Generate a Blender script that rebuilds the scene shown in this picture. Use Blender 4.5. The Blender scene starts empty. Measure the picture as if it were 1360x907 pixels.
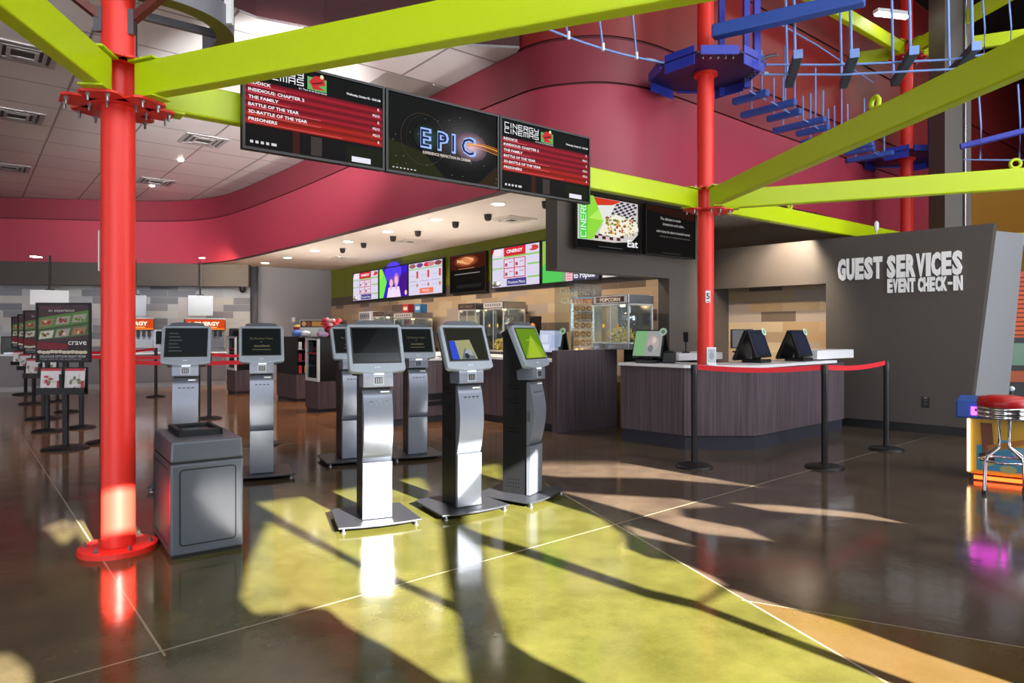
import bpy, math, random
from mathutils import Vector, Matrix
random.seed(7)
H, FL, CX, HY = 1.4, 897.0, 680.0, 441.0          # eye height (m), focal length / centre / horizon in pixels of the 1360x907 frame
U = Vector((-0.629, 0.777)); V = Vector((0.777, 0.629))   # the two building axes in plan
RU, RV = -51.0, 39.0                                # rotations of fronts that run along U and V
sc = bpy.context.scene
COL = sc.collection
sin, cos, pi, rad = math.sin, math.cos, math.pi, math.radians

def F(px, py, z=0.0):
    Y = (H - z) * FL / (py - HY); return Vector(((px - CX) / FL * Y, Y))
def at(px, Y): return Vector(((px - CX) / FL * Y, Y))
def zat(py, Y): return H + (HY - py) * Y / FL
def tline(p0, d, px):
    k = (px - CX) / FL; return (k * p0[1] - p0[0]) / (d[0] - k * d[1])
def lin(c):
    c = c / 255.0
    return c / 12.92 if c <= 0.04045 else ((c + 0.055) / 1.055) ** 2.4
def rgb(r, g, b): return (lin(r), lin(g), lin(b), 1.0)

# ------------------------------------------------------------------ materials
MC = {}
def mat(name, col, rough=0.5, metal=0.0, emit=None, es=0.0, coat=0.0, spec=0.5, noise=0.0, nscale=8.0):
    if name in MC: return MC[name]
    m = bpy.data.materials.new(name); m.use_nodes = True
    nt = m.node_tree; b = nt.nodes['Principled BSDF']
    c = rgb(*col)
    b.inputs['Base Color'].default_value = c
    b.inputs['Roughness'].default_value = rough; b.inputs['Metallic'].default_value = metal
    b.inputs['Coat Weight'].default_value = coat; b.inputs['Coat Roughness'].default_value = 0.08
    b.inputs['Specular IOR Level'].default_value = spec
    if emit is not None:
        b.inputs['Emission Color'].default_value = rgb(*emit); b.inputs['Emission Strength'].default_value = es
    if noise > 0:
        tc = nt.nodes.new('ShaderNodeTexCoord'); n = nt.nodes.new('ShaderNodeTexNoise')
        n.inputs['Scale'].default_value = nscale; n.inputs['Detail'].default_value = 4
        mr = nt.nodes.new('ShaderNodeMapRange'); mr.inputs['To Min'].default_value = 1 - noise; mr.inputs['To Max'].default_value = 1 + noise
        mx = nt.nodes.new('ShaderNodeMix'); mx.data_type = 'RGBA'; mx.blend_type = 'MULTIPLY'; mx.inputs['Factor'].default_value = 1
        mx.inputs['A'].default_value = c
        nt.links.new(tc.outputs['Object'], n.inputs['Vector']); nt.links.new(n.outputs['Fac'], mr.inputs['Value'])
        nt.links.new(mr.outputs['Result'], mx.inputs['B']); nt.links.new(mx.outputs['Result'], b.inputs['Base Color'])
    MC[name] = m; return m
def glow(col, s=1.0):                                # picture elements of lit screens
    n = 'screen_%d_%d_%d_%d' % (col[0], col[1], col[2], int(s * 100))
    return mat(n, (6, 6, 6), 0.3, 0, col, s, 0, 0.03)
def flat(col, rough=0.6):
    return mat('print_%d_%d_%d' % col, col, rough)
def glassm(name, tint=(0.9, 0.95, 0.95, 1), fac=0.08):
    if name in MC: return MC[name]
    m = bpy.data.materials.new(name); m.use_nodes = True; nt = m.node_tree; nt.nodes.clear()
    o = nt.nodes.new('ShaderNodeOutputMaterial'); t = nt.nodes.new('ShaderNodeBsdfTransparent'); g = nt.nodes.new('ShaderNodeBsdfGlossy')
    mx = nt.nodes.new('ShaderNodeMixShader'); mx.inputs[0].default_value = fac
    t.inputs[0].default_value = tint; g.inputs['Roughness'].default_value = 0.05
    nt.links.new(t.outputs[0], mx.inputs[1]); nt.links.new(g.outputs[0], mx.inputs[2]); nt.links.new(mx.outputs[0], o.inputs[0])
    MC[name] = m; return m

M_lime = mat('lime_powder_coat', (190, 212, 10), 0.38)
M_red = mat('red_powder_coat', (236, 50, 38), 0.42)
M_blue = mat('blue_powder_coat', (44, 58, 172), 0.4)
M_blue2 = mat('blue_log_paint', (54, 88, 176), 0.5)
M_logd = mat('grey_blue_log_paint', (62, 78, 92), 0.6)
M_rope = mat('blue_rope', (120, 150, 214), 0.7)
M_steel = mat('zinc_bolt', (150, 150, 155), 0.3, 0.9)
M_wallred = mat('raspberry_wall_paint', (172, 58, 80), 0.42, noise=0.03, nscale=1.2)
M_wallred3 = mat('dark_raspberry_wall_paint', (132, 42, 58), 0.42, noise=0.03, nscale=1.2)
M_wallred2 = mat('brick_red_wall_paint', (136, 38, 38), 0.45)
M_reveal = mat('dark_reveal', (86, 14, 24), 0.6)
M_maroon = mat('maroon_wall_paint', (58, 10, 18), 0.5)
M_grey = mat('warm_grey_wall_paint', (88, 81, 76), 0.55)
M_grey2 = mat('charcoal_wall_paint', (76, 70, 67), 0.5)
M_grey3 = mat('mid_grey_wall_paint', (136, 136, 144), 0.55)
M_lgrey = mat('pale_grey_wall_paint', (132, 132, 136), 0.55)
M_green = mat('olive_green_wall_paint', (112, 124, 14), 0.5)
M_soffit = mat('ivory_soffit_paint', (236, 226, 214), 0.6)
M_dark = mat('black_ceiling_paint', (16, 14, 14), 0.8)
M_gold = mat('ochre_wall_paint', (170, 120, 36), 0.6)
M_black = mat('black_plastic', (16, 16, 18), 0.4)
M_blackm = mat('black_textured_metal', (27, 27, 30), 0.42, 0.3)
M_silver = mat('brushed_silver_panel', (132, 138, 152), 0.36, 0.6, noise=0.05, nscale=30)
M_silver2 = mat('silver_grey_plastic', (150, 160, 172), 0.34, 0.15)
M_plate = mat('dark_grey_base_plate', (46, 48, 54), 0.42, 0.3)
M_bin = mat('graphite_bin_plastic', (92, 96, 106), 0.36, 0.25, noise=0.03, nscale=6)
M_bing = mat('bin_groove_black', (12, 12, 14), 0.6)
M_white = mat('white_solid_surface', (232, 232, 236), 0.35)
M_whitepl = mat('white_plastic', (226, 228, 232), 0.4)
M_chrome = mat('chrome', (205, 205, 210), 0.12, 1.0)
M_stain = mat('stainless_steel', (160, 160, 165), 0.25, 0.9)
M_belt = mat('red_belt_webbing', (214, 20, 40), 0.6)
M_vinyl = mat('red_vinyl', (186, 24, 28), 0.35)
M_toe = mat('dark_toe_kick', (40, 41, 52), 0.5)
M_base = mat('dark_baseboard_rubber', (24, 24, 26), 0.45)
M_sunmask = mat('sun_mask_sheet', (60, 60, 62), 0.8)
M_frame = mat('dark_bronze_frame', (40, 36, 33), 0.4, 0.6)
M_screenoff = mat('dark_glass_screen', (12, 14, 15), 0.15, spec=0.25)
M_glass = glassm('clear_pane')
M_corn = mat('popcorn_yellow', (226, 196, 96), 0.8, noise=0.35, nscale=40)
M_card = mat('cardboard', (178, 120, 58), 0.7)

def nodes(m): return m.node_tree.nodes, m.node_tree.links
def wood_mat(name, dark, light):
    m = mat(name, light, 0.42); N, L = nodes(m); b = N['Principled BSDF']
    tc = N.new('ShaderNodeTexCoord'); mp = N.new('ShaderNodeMapping'); mp.inputs['Scale'].default_value = (26, 26, 0.6)
    n = N.new('ShaderNodeTexNoise'); n.inputs['Scale'].default_value = 1.6; n.inputs['Detail'].default_value = 5
    r = N.new('ShaderNodeValToRGB'); r.color_ramp.elements[0].color = rgb(*dark); r.color_ramp.elements[1].color = rgb(*light)
    r.color_ramp.elements[0].position = 0.3; r.color_ramp.elements[1].position = 0.7
    L.new(tc.outputs['Object'], mp.inputs['Vector']); L.new(mp.outputs[0], n.inputs['Vector']); L.new(n.outputs['Fac'], r.inputs[0]); L.new(r.outputs[0], b.inputs['Base Color'])
    return m
M_wood = wood_mat('plum_brown_laminate', (62, 52, 56), (102, 88, 96))
def tile_mat(name, cols, w=0.6, h=0.155, mortar=(120, 112, 104)):
    m = mat(name, cols[0], 0.4); N, L = nodes(m); b = N['Principled BSDF']
    tc = N.new('ShaderNodeTexCoord'); sp = N.new('ShaderNodeSeparateXYZ'); cb = N.new('ShaderNodeCombineXYZ')
    L.new(tc.outputs['Object'], sp.inputs[0]); L.new(sp.outputs['X'], cb.inputs['X']); L.new(sp.outputs['Z'], cb.inputs['Y'])
    br = N.new('ShaderNodeTexBrick'); br.inputs['Scale'].default_value = 1; br.inputs['Brick Width'].default_value = w; br.inputs['Row Height'].default_value = h
    br.inputs['Color1'].default_value = (0, 0, 0, 1); br.inputs['Color2'].default_value = (1, 1, 1, 1); br.inputs['Mortar Size'].default_value = 0.003
    br.inputs['Mortar'].default_value = (0.45, 0.45, 0.45, 1); br.offset = 0.37
    r = N.new('ShaderNodeValToRGB'); r.color_ramp.interpolation = 'CONSTANT'
    e = r.color_ramp.elements
    while len(e) < len(cols): e.new(0.5)
    for i, c in enumerate(cols): e[i].position = i / len(cols); 
    for i, c in enumerate(cols): e[i].color = rgb(*c)
    L.new(cb.outputs[0], br.inputs['Vector']); L.new(br.outputs['Color'], r.inputs[0]); L.new(r.outputs[0], b.inputs['Base Color'])
    return m
M_tan = tile_mat('tan_and_brown_wall_tile', [(190, 164, 132), (180, 152, 118), (196, 176, 146), (172, 158, 148), (112, 96, 84), (184, 160, 128), (168, 146, 120)], 0.6, 0.175)
M_gtile = tile_mat('grey_wall_tile', [(186, 188, 194), (176, 178, 186), (124, 126, 136), (194, 194, 194), (180, 180, 186), (190, 188, 186), (136, 136, 144)], 0.75, 0.2)

def ceiling_mat():
    m = mat('acoustic_tile', (206, 204, 206), 0.36); N, L = nodes(m); b = N['Principled BSDF']
    tc = N.new('ShaderNodeTexCoord'); mp = N.new('ShaderNodeMapping'); mp.inputs['Rotation'].default_value = (0, 0, rad(-39))
    br = N.new('ShaderNodeTexBrick'); br.offset = 0.0; br.inputs['Scale'].default_value = 1; br.inputs['Brick Width'].default_value = 1.22; br.inputs['Row Height'].default_value = 1.22
    br.inputs['Mortar Size'].default_value = 0.018; br.inputs['Color1'].default_value = rgb(206, 204, 206); br.inputs['Color2'].default_value = rgb(198, 197, 200); br.inputs['Mortar'].default_value = rgb(120, 118, 120)
    L.new(tc.outputs['Object'], mp.inputs[0]); L.new(mp.outputs[0], br.inputs['Vector']); L.new(br.outputs['Color'], b.inputs['Base Color'])
    return m
M_ceil = ceiling_mat()

def floor_mat():
    m = mat('polished_stained_concrete', (60, 45, 34), 0.12, spec=0.6); N, L = nodes(m); b = N['Principled BSDF']
    tc = N.new('ShaderNodeTexCoord'); sp = N.new('ShaderNodeSeparateXYZ'); L.new(tc.outputs['Object'], sp.inputs[0])
    def math_(op, a, b_=None, c=None):
        n = N.new('ShaderNodeMath'); n.operation = op
        for i, v in enumerate((a, b_, c)):
            if v is None: continue
            if isinstance(v, (int, float)): n.inputs[i].default_value = v
            else: L.new(v, n.inputs[i])
        return n.outputs[0]
    def noise(s, d=5, rough=0.6):
        n = N.new('ShaderNodeTexNoise'); n.inputs['Scale'].default_value = s; n.inputs['Detail'].default_value = d; n.inputs['Roughness'].default_value = rough
        L.new(tc.outputs['Object'], n.inputs['Vector']); return n.outputs['Fac']
    def ramp(f, p0, c0, p1, c1):
        r = N.new('ShaderNodeValToRGB'); r.color_ramp.elements[0].position = p0; r.color_ramp.elements[0].color = rgb(*c0)
        r.color_ramp.elements[1].position = p1; r.color_ramp.elements[1].color = rgb(*c1); L.new(f, r.inputs[0]); return r.outputs[0]
    def mixc(f, a, b_):
        x = N.new('ShaderNodeMix'); x.data_type = 'RGBA'
        if isinstance(f, (int, float)): x.inputs['Factor'].default_value = f
        else: L.new(f, x.inputs['Factor'])
        for k, v in (('A', a), ('B', b_)):
            if isinstance(v, tuple): x.inputs[k].default_value = v
            else: L.new(v, x.inputs[k])
        return x.outputs['Result']
    X, Y = sp.outputs['X'], sp.outputs['Y']
    n1, n2, n3 = noise(0.7), noise(2.6, 6, 0.65), noise(60, 3)
    brown = ramp(n2, 0.3, (68, 56, 47), 0.72, (98, 83, 69))
    amber = ramp(n2, 0.3, (124, 82, 50), 0.75, (164, 112, 70))
    lime = ramp(n2, 0.28, (68, 67, 26), 0.74, (98, 95, 46))
    def sdist(p, q):                     # signed distance to the line p->q
        d = (Vector(q) - Vector(p)).normalized(); nx, ny = -d.y, d.x
        return math_('MULTIPLY_ADD', X, nx, math_('MULTIPLY_ADD', Y, ny, -(nx * p[0] + ny * p[1])))
    def step(f, w): 
        r = N.new('ShaderNodeMapRange'); r.inputs['From Min'].default_value = -w; r.inputs['From Max'].default_value = w; L.new(f, r.inputs['Value']); return r.outputs['Result']
    wob = math_('MULTIPLY_ADD', n1, 1.6, -0.8)
    # far amber field: beyond u about 6.6
    uu = math_('ADD', math_('MULTIPLY_ADD', X, -0.629, math_('MULTIPLY', Y, 0.777)), wob)
    base = mixc(step(math_('SUBTRACT', uu, 8.2), 1.2), brown, amber)
    # lime field: left of the curved saw cut, nearer than u 6.3
    db = sdist((1.5, 2.69), (0.48, 5.73))
    limef = math_('MULTIPLY', step(db, 0.012), step(math_('SUBTRACT', 6.0, uu), 0.5))
    # the lime mix drops towards the left, letting the brown through
    thin = step(math_('ADD', math_('MULTIPLY_ADD', X, 0.777, math_('MULTIPLY', Y, 0.629)), math_('MULTIPLY_ADD', n1, 2.0, -1.9)), 0.9)
    limef = math_('MULTIPLY', limef, math_('MULTIPLY_ADD', thin, 0.75, 0.25))
    base = mixc(limef, base, lime)
    # olive band at the lower right, beyond the curved cut
    dol = sdist((2.27, 2.998), (1.58, 3.34))
    olv = math_('MULTIPLY', step(dol, 0.02), math_('SUBTRACT', 1.0, step(db, 0.02)))
    base = mixc(math_('MULTIPLY', olv, 0.6), base, rgb(104, 80, 30))
    fine = N.new('ShaderNodeMapRange'); fine.inputs['To Min'].default_value = 0.86; fine.inputs['To Max'].default_value = 1.12; L.new(n3, fine.inputs['Value'])
    vm = N.new('ShaderNodeMix'); vm.data_type = 'RGBA'; vm.blend_type = 'MULTIPLY'; vm.inputs['Factor'].default_value = 1
    L.new(base, vm.inputs['A']); L.new(fine.outputs['Result'], vm.inputs['B']); base = vm.outputs['Result']
    # saw-cut joints
    def joint(p, q, w=0.006):
        p, q = Vector(p), Vector(q); d = (q - p).normalized(); ln = (q - p).length
        dist = math_('ABSOLUTE', sdist(p, q))
        s = math_('MULTIPLY_ADD', X, d.x, math_('MULTIPLY_ADD', Y, d.y, -(d.x * p.x + d.y * p.y)))
        on = math_('MULTIPLY', math_('GREATER_THAN', s, 0.0), math_('LESS_THAN', s, ln))
        return math_('MULTIPLY', math_('LESS_THAN', dist, w), on)
    js = [joint((-3.2, 1.55), (9.0, 11.95)), joint((-9.9, 13.1), (-1.5, 2.92), 0.005), joint((1.9, 1.5), (0.3, 6.27), 0.006), joint((3.2, 2.54), (1.2, 3.53), 0.004),
          joint((-10, 2.6), (-1.0, 9.9), 0.006), joint((-1.0, 9.9), (3, 13.2), 0.006), joint((-6, 14), (-1.1, 7.9), 0.005)]
    j = js[0]
    for k in js[1:]: j = math_('MAXIMUM', j, k)
    base = mixc(math_('MULTIPLY', j, 0.5), base, rgb(196, 184, 160))
    L.new(base, b.inputs['Base Color'])
    rr = N.new('ShaderNodeMapRange'); rr.inputs['To Min'].default_value = 0.05; rr.inputs['To Max'].default_value = 0.2; L.new(n2, rr.inputs['Value'])
    L.new(rr.outputs['Result'], b.inputs['Roughness'])
    bp = N.new('ShaderNodeBump'); bp.inputs['Strength'].default_value = 0.05; bp.inputs['Distance'].default_value = 0.02
    L.new(noise(5, 3), bp.inputs['Height']); L.new(bp.outputs[0], b.inputs['Normal'])
    return m
M_floor = floor_mat()

# ------------------------------------------------------------------ mesh builder
TXT = {}
def text_mesh(s, bold=0.0):
    key = (s, bold)
    if key in TXT: return TXT[key]
    cu = bpy.data.curves.new('t', 'FONT'); cu.body = s; cu.size = 1; cu.offset = bold; cu.resolution_u = 2
    o = bpy.data.objects.new('t', cu); me = bpy.data.meshes.new_from_object(o)
    vs = [(v.co.x, v.co.y) for v in me.vertices]; fs = [tuple(p.vertices) for p in me.polygons]
    bpy.data.objects.remove(o); bpy.data.curves.remove(cu); bpy.data.meshes.remove(me)
    x0 = min(v[0] for v in vs); x1 = max(v[0] for v in vs); y0 = min(v[1] for v in vs); y1 = max(v[1] for v in vs)
    TXT[key] = (vs, fs, x0, x1, y0, y1); return TXT[key]
STROKE = {'C': [[(1, 1), (0, 1), (0, 0), (1, 0)]], 'I': [[(.5, 1), (.5, 0)]], 'N': [[(0, 0), (0, 1), (1, 0), (1, 1)]],
          'E': [[(1, 1), (0, 1), (0, 0), (1, 0)], [(0, .5), (.9, .5)]], 'R': [[(0, 0), (0, 1), (1, 1), (1, .5), (0, .5)], [(.5, .5), (1, 0)]],
          'G': [[(1, 1), (0, 1), (0, 0), (1, 0), (1, .5), (.5, .5)]], 'Y': [[(0, 1), (0, .5), (1, .5)], [(1, 1), (1, 0), (.2, 0)]],
          'M': [[(0, 0), (0, 1), (1, 1), (1, 0)], [(.5, 1), (.5, 0)]], 'A': [[(0, 0), (0, 1), (1, 1), (1, 0)], [(0, .45), (1, .45)]],
          'S': [[(1, 1), (0, 1), (0, .5), (1, .5), (1, 0), (0, 0)]]}

class MB:
    def __init__(s): s.v = []; s.f = []; s.mi = []; s.sm = []; s.mats = []; s.M = Matrix.Identity(4)
    def _m(s, m):
        if m not in s.mats: s.mats.append(m)
        return s.mats.index(m)
    def add(s, vs, fs, m, smooth=False):
        o = len(s.v); s.v += [tuple(s.M @ Vector(p)) for p in vs]; k = s._m(m)
        for f in fs: s.f.append(tuple(o + i for i in f)); s.mi.append(k); s.sm.append(smooth)
        return s
    def box(s, x0, x1, y0, y1, z0, z1, m):
        return s.add([(x0, y0, z0), (x1, y0, z0), (x1, y1, z0), (x0, y1, z0), (x0, y0, z1), (x1, y0, z1), (x1, y1, z1), (x0, y1, z1)],
                     [(3, 2, 1, 0), (4, 5, 6, 7), (0, 1, 5, 4), (1, 2, 6, 5), (2, 3, 7, 6), (3, 0, 4, 7)], m)
    def hexa(s, p, m):                  # eight corners, bottom ring then top ring (counter-clockwise)
        return s.add(p, [(3, 2, 1, 0), (4, 5, 6, 7), (0, 1, 5, 4), (1, 2, 6, 5), (2, 3, 7, 6), (3, 0, 4, 7)], m)
    def prism(s, poly, z0, z1, m):      # plan polygon extruded up
        a = sum(poly[i][0] * poly[(i + 1) % len(poly)][1] - poly[(i + 1) % len(poly)][0] * poly[i][1] for i in range(len(poly)))
        if a < 0: poly = poly[::-1]
        n = len(poly)
        return s.add([(p[0], p[1], z0) for p in poly] + [(p[0], p[1], z1) for p in poly],
                     [tuple(range(n))[::-1], tuple(range(n, 2 * n))] + [(i, (i + 1) % n, n + (i + 1) % n, n + i) for i in range(n)], m)
    def xprism(s, prof, x0, x1, m, smooth=False):     # (y,z) profile extruded along x
        n = len(prof)
        a = sum(prof[i][0] * prof[(i + 1) % n][1] - prof[(i + 1) % n][0] * prof[i][1] for i in range(n))
        if a < 0: prof = prof[::-1]
        s.add([(x0, p[0], p[1]) for p in prof] + [(x1, p[0], p[1]) for p in prof], [tuple(range(n))[::-1], tuple(range(n, 2 * n))], m)
        return s.add([(x0, p[0], p[1]) for p in prof] + [(x1, p[0], p[1]) for p in prof], [(i, (i + 1) % n, n + (i + 1) % n, n + i) for i in range(n)], m, smooth)
    def yprism(s, poly, y0, y1, m):     # (x,z) polygon extruded along y (y0 is the front)
        n = len(poly)
        a = sum(poly[i][0] * poly[(i + 1) % n][1] - poly[(i + 1) % n][0] * poly[i][1] for i in range(n))
        if a < 0: poly = poly[::-1]
        return s.add([(p[0], y0, p[1]) for p in poly] + [(p[0], y1, p[1]) for p in poly],
                     [tuple(range(n)), tuple(range(n, 2 * n))[::-1]] + [(i, n + i, n + (i + 1) % n, (i + 1) % n) for i in range(n)], m)
    def lathe(s, prof, m, n=20, c=(0, 0, 0), smooth=True):
        vs = []; fs = []
        for r, z in prof:
            for i in range(n): a = 2 * pi * i / n; vs.append((c[0] + r * cos(a), c[1] + r * sin(a), c[2] + z))
        for j in range(len(prof) - 1):
            for i in range(n): fs.append((j * n + i, j * n + (i + 1) % n, (j + 1) * n + (i + 1) % n, (j + 1) * n + i))
        s.add(vs, fs, m, smooth)
        k = len(prof) - 1
        s.add(vs[:n], [tuple(range(n))[::-1]], m); return s.add(vs[k * n:], [tuple(range(n))], m)
    def tube(s, pts, r, m, n=8):
        pts = [Vector(p) for p in pts]; vs = []; fs = []
        for i, p in enumerate(pts):
            d = (pts[min(i + 1, len(pts) - 1)] - pts[max(i - 1, 0)]).normalized()
            a = d.cross(Vector((0, 0, 1)));
            if a.length < 1e-3: a = Vector((1, 0, 0))
            a.normalize(); b = a.cross(d)
            for k in range(n): t = 2 * pi * k / n; vs.append(tuple(p + r * (cos(t) * a + sin(t) * b)))
        for i in range(len(pts) - 1):
            for k in range(n): fs.append((i * n + k, i * n + (k + 1) % n, (i + 1) * n + (k + 1) % n, (i + 1) * n + k))
        s.add(vs, fs, m, True)
        s.add(vs[:n], [tuple(range(n))[::-1]], m); return s.add(vs[-n:], [tuple(range(n))], m)
    def bar(s, p, q, w, h, m):          # square bar from p to q, w across, h in height
        p, q = Vector(p), Vector(q); d = (q - p).normalized(); a = d.cross(Vector((0, 0, 1)))
        if a.length < 1e-3: a = Vector((1, 0, 0))
        a.normalize(); b = a.cross(d) * (h / 2); a = a * (w / 2)
        return s.hexa([tuple(x) for x in (p - a - b, p + a - b, p + a + b, p - a + b, q - a - b, q + a - b, q + a + b, q - a + b)], m)
    def blob(s, c, r, m, n=10, k=6, jit=0.0, rng=random):
        vs = [(c[0], c[1], c[2] - r[2])]; fs = []
        for j in range(1, k):
            t = -pi / 2 + pi * j / k
            for i in range(n):
                a = 2 * pi * i / n; q = 1 + rng.uniform(-jit, jit)
                vs.append((c[0] + r[0] * cos(t) * cos(a) * q, c[1] + r[1] * cos(t) * sin(a) * q, c[2] + r[2] * sin(t) * q))
        vs.append((c[0], c[1], c[2] + r[2])); e = len(vs) - 1
        for i in range(n): fs.append((0, 1 + (i + 1) % n, 1 + i)); fs.append((e, e - n + i, e - n + (i + 1) % n))
        for j in range(k - 2):
            for i in range(n): fs.append((1 + j * n + i, 1 + j * n + (i + 1) % n, 1 + (j + 1) * n + (i + 1) % n, 1 + (j + 1) * n + i))
        return s.add(vs, fs, m, True)
    def text(s, st, x, z, h, m, y=0.0, w=None, depth=0.0, bold=0.0, align='l'):    # lettering in the xz plane facing -y; (x,z) is its lower left
        vs, fs, x0, x1, y0, y1 = text_mesh(st, bold); sz = h / 0.7
        sx = sz if w is None else w / (x1 - x0); W = (x1 - x0) * sx
        if align == 'c': x -= W / 2
        if align == 'r': x -= W
        P = [(x + (a - x0) * sx, y, z + b * sz) for a, b in vs]
        s.add(P, fs, m)
        if depth > 0:
            edges = {}
            for f in fs:
                for i in range(len(f)):
                    e = (f[i], f[(i + 1) % len(f)]); k = tuple(sorted(e)); edges[k] = None if k in edges else e
            s.add(P + [(a, y + depth, b) for a, _, b in P], [(e[1], e[0], e[0] + len(P), e[1] + len(P)) for e in edges.values() if e], m)
        return W
    def stroke(s, st, x, z, w, h, m, y=0.0, t=0.14, gap=0.3):      # square techno lettering
        gap = 0.42; ws = [0.25 if ch == 'I' else 1.0 for ch in st]; W0_ = w / (sum(ws) + gap * (len(st) - 1)); ox = x - gap * W0_; cw = 0
        for ch, wk in zip(st, ws):
            ox += cw + gap * W0_; cw = wk * W0_; tt = t * h
            for pl in STROKE.get(ch, []):
                for (a, b), (c, d) in zip(pl, pl[1:]):
                    p = Vector((ox + a * cw, z + b * h)); q = Vector((ox + c * cw, z + d * h)); dd = (q - p).normalized() * tt / 2; nn = Vector((-dd.y, dd.x)); p = p - dd; q = q + dd
                    s.add([(e.x, y, e.y) for e in (p - nn, q - nn, q + nn, p + nn)], [(0, 1, 2, 3)], m)
    def quad(s, x0, x1, z0, z1, m, y=0.0): return s.add([(x0, y, z0), (x1, y, z0), (x1, y, z1), (x0, y, z1)], [(0, 1, 2, 3)], m)
    def poly(s, pts, m, y=0.0):
        n = len(pts); a = sum(pts[i][0] * pts[(i + 1) % n][1] - pts[(i + 1) % n][0] * pts[i][1] for i in range(n))
        if a < 0: pts = pts[::-1]
        return s.add([(p[0], y, p[1]) for p in pts], [tuple(range(n))], m)
    def disc(s, x, z, rx, rz_, m, y=0.0, n=16): return s.poly([(x + rx * cos(2 * pi * i / n), z + rz_ * sin(2 * pi * i / n)) for i in range(n)], m, y)
    def build(s, name, parent=None, bevel=0.0, seg=2, loc=None, rz=None, kind=None, label=None):
        me = bpy.data.meshes.new(name); me.from_pydata(s.v, [], s.f)
        for m in s.mats: me.materials.append(m)
        me.polygons.foreach_set('material_index', s.mi); me.polygons.foreach_set('use_smooth', s.sm); me.update()
        o = bpy.data.objects.new(name, me); COL.objects.link(o)
        if parent is not None: o.parent = parent
        if loc is not None: o.location = loc if len(loc) == 3 else (loc[0], loc[1], 0)
        if rz is not None: o.rotation_euler = (0, 0, rad(rz))
        if bevel > 0:
            b = o.modifiers.new('edge', 'BEVEL'); b.width = bevel; b.segments = seg; b.limit_method = 'ANGLE'; b.angle_limit = rad(35)
        if kind: o['kind'] = kind
        if label: o['label'] = label
        return o

def thing(name, label, cat, loc, rz=0.0, group=None):
    o = bpy.data.objects.new(name, None); COL.objects.link(o); o.empty_display_size = 0.1
    o.location = loc if len(loc) == 3 else (loc[0], loc[1], 0); o.rotation_euler = (0, 0, rad(rz))
    return tag(o, label, cat, group)
def tag(o, label, cat, group=None, kind=None):
    o['label'] = label; o['category'] = cat
    if group: o['group'] = group
    if kind: o['kind'] = kind
    return o
def struct(mb, name, bevel=0.0, loc=None, rz=None): return mb.build(name, None, bevel, kind='structure', loc=loc, rz=rz)
def wall(name, p, q, z0, z1, m, th=0.12, kind='structure'):        # p left end, q right end as seen from the room; thickness goes behind
    p, q = Vector(p), Vector(q); d = q - p; L = d.length
    return MB().box(0, L, 0, th, z0, z1, m).build(name, None, loc=(p.x, p.y, 0), rz=math.degrees(math.atan2(d.y, d.x)), kind=kind)

# ------------------------------------------------------------------ setting
ZC, ZR, ZT, ZH = 3.3, 4.51, 5.09, 8.3
KF = (ZC - H) / 1.65
struct(MB().box(-26, 26, -9, 32, -0.1, 0, M_floor), 'floor')

def smooth_path(pts, n=8):
    P = [Vector(p) for p in pts]; out = []
    for i in range(len(P) - 1):
        p0, p1, p2, p3 = P[max(i - 1, 0)], P[i], P[i + 1], P[min(i + 2, len(P) - 1)]
        for k in range(n):
            t = k / n
            out.append(0.5 * ((2 * p1) + (-p0 + p2) * t + (2 * p0 - 5 * p1 + 4 * p2 - p3) * t * t + (-p0 + 3 * p1 - 3 * p2 + p3) * t ** 3))
    return out + [P[-1]]
left_pts = [(-17.5, 15.2), (-13.5, 15.75), (-11.2, 16.15), (-9.2, 16.45), (-7.9, 16.4), (-6.9, 15.9), (-6.0, 15.05), (-4.9, 13.8), (-3.98, 12.72), (-2.4, 10.76), (-0.7, 8.66)]
right_pts = [(-0.3, 8.17), (0.0, 7.82), (0.22, 7.58), (0.5, 7.42), (0.96, 7.34), (1.4, 7.47), (1.86, 7.78), (2.7, 8.49), (3.57, 9.22), (6.5, 11.6), (9.5, 14.03), (14.5, 18.08)]
path_all = [p * KF for p in smooth_path(left_pts + right_pts, 8)]
i_split = (len(left_pts) + 1) * 8
def ribbon(path, z0, z1, m, mb, off=0.0):
    vs = []; 
    for i, p in enumerate(path):
        d = (path[min(i + 1, len(path) - 1)] - path[max(i - 1, 0)]).normalized(); q = p + Vector((d.y, -d.x)) * off
        vs += [(q.x, q.y, z0), (q.x, q.y, z1)]
    return mb.add(vs, [(2 * i, 2 * i + 2, 2 * i + 3, 2 * i + 1) for i in range(len(path) - 1)], m, True)
mb = MB()
ribbon(path_all, ZC, ZR - 0.02, M_wallred, mb, 0.05); ribbon(path_all, ZR - 0.02, ZR + 0.02, M_reveal, mb); ribbon(path_all, ZR + 0.02, ZT - 0.02, M_wallred3, mb, 0.02)
ribbon(path_all, ZT - 0.02, ZT + 0.02, M_reveal, mb)
ribbon(path_all[i_split:], ZT + 0.02, ZT + 1.25, M_wallred2, mb, 0.02); ribbon(path_all[i_split:], ZT + 1.25, ZT + 1.29, M_reveal, mb); ribbon(path_all[i_split:], ZT + 1.29, ZH, M_wallred2, mb, 0.02)
vs = []                                              # underside lip of the fascia
for i, p in enumerate(path_all):
    d = (path_all[min(i + 1, len(path_all) - 1)] - path_all[max(i - 1, 0)]).normalized(); nrm = Vector((d.y, -d.x)); a = p + nrm * 0.05; b = p - nrm * 0.12
    vs += [(a.x, a.y, ZC), (b.x, b.y, ZC)]
mb.add(vs, [(2 * i + 1, 2 * i + 3, 2 * i + 2, 2 * i) for i in range(len(path_all) - 1)], M_maroon)
struct(mb, 'wall_fascia')
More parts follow.
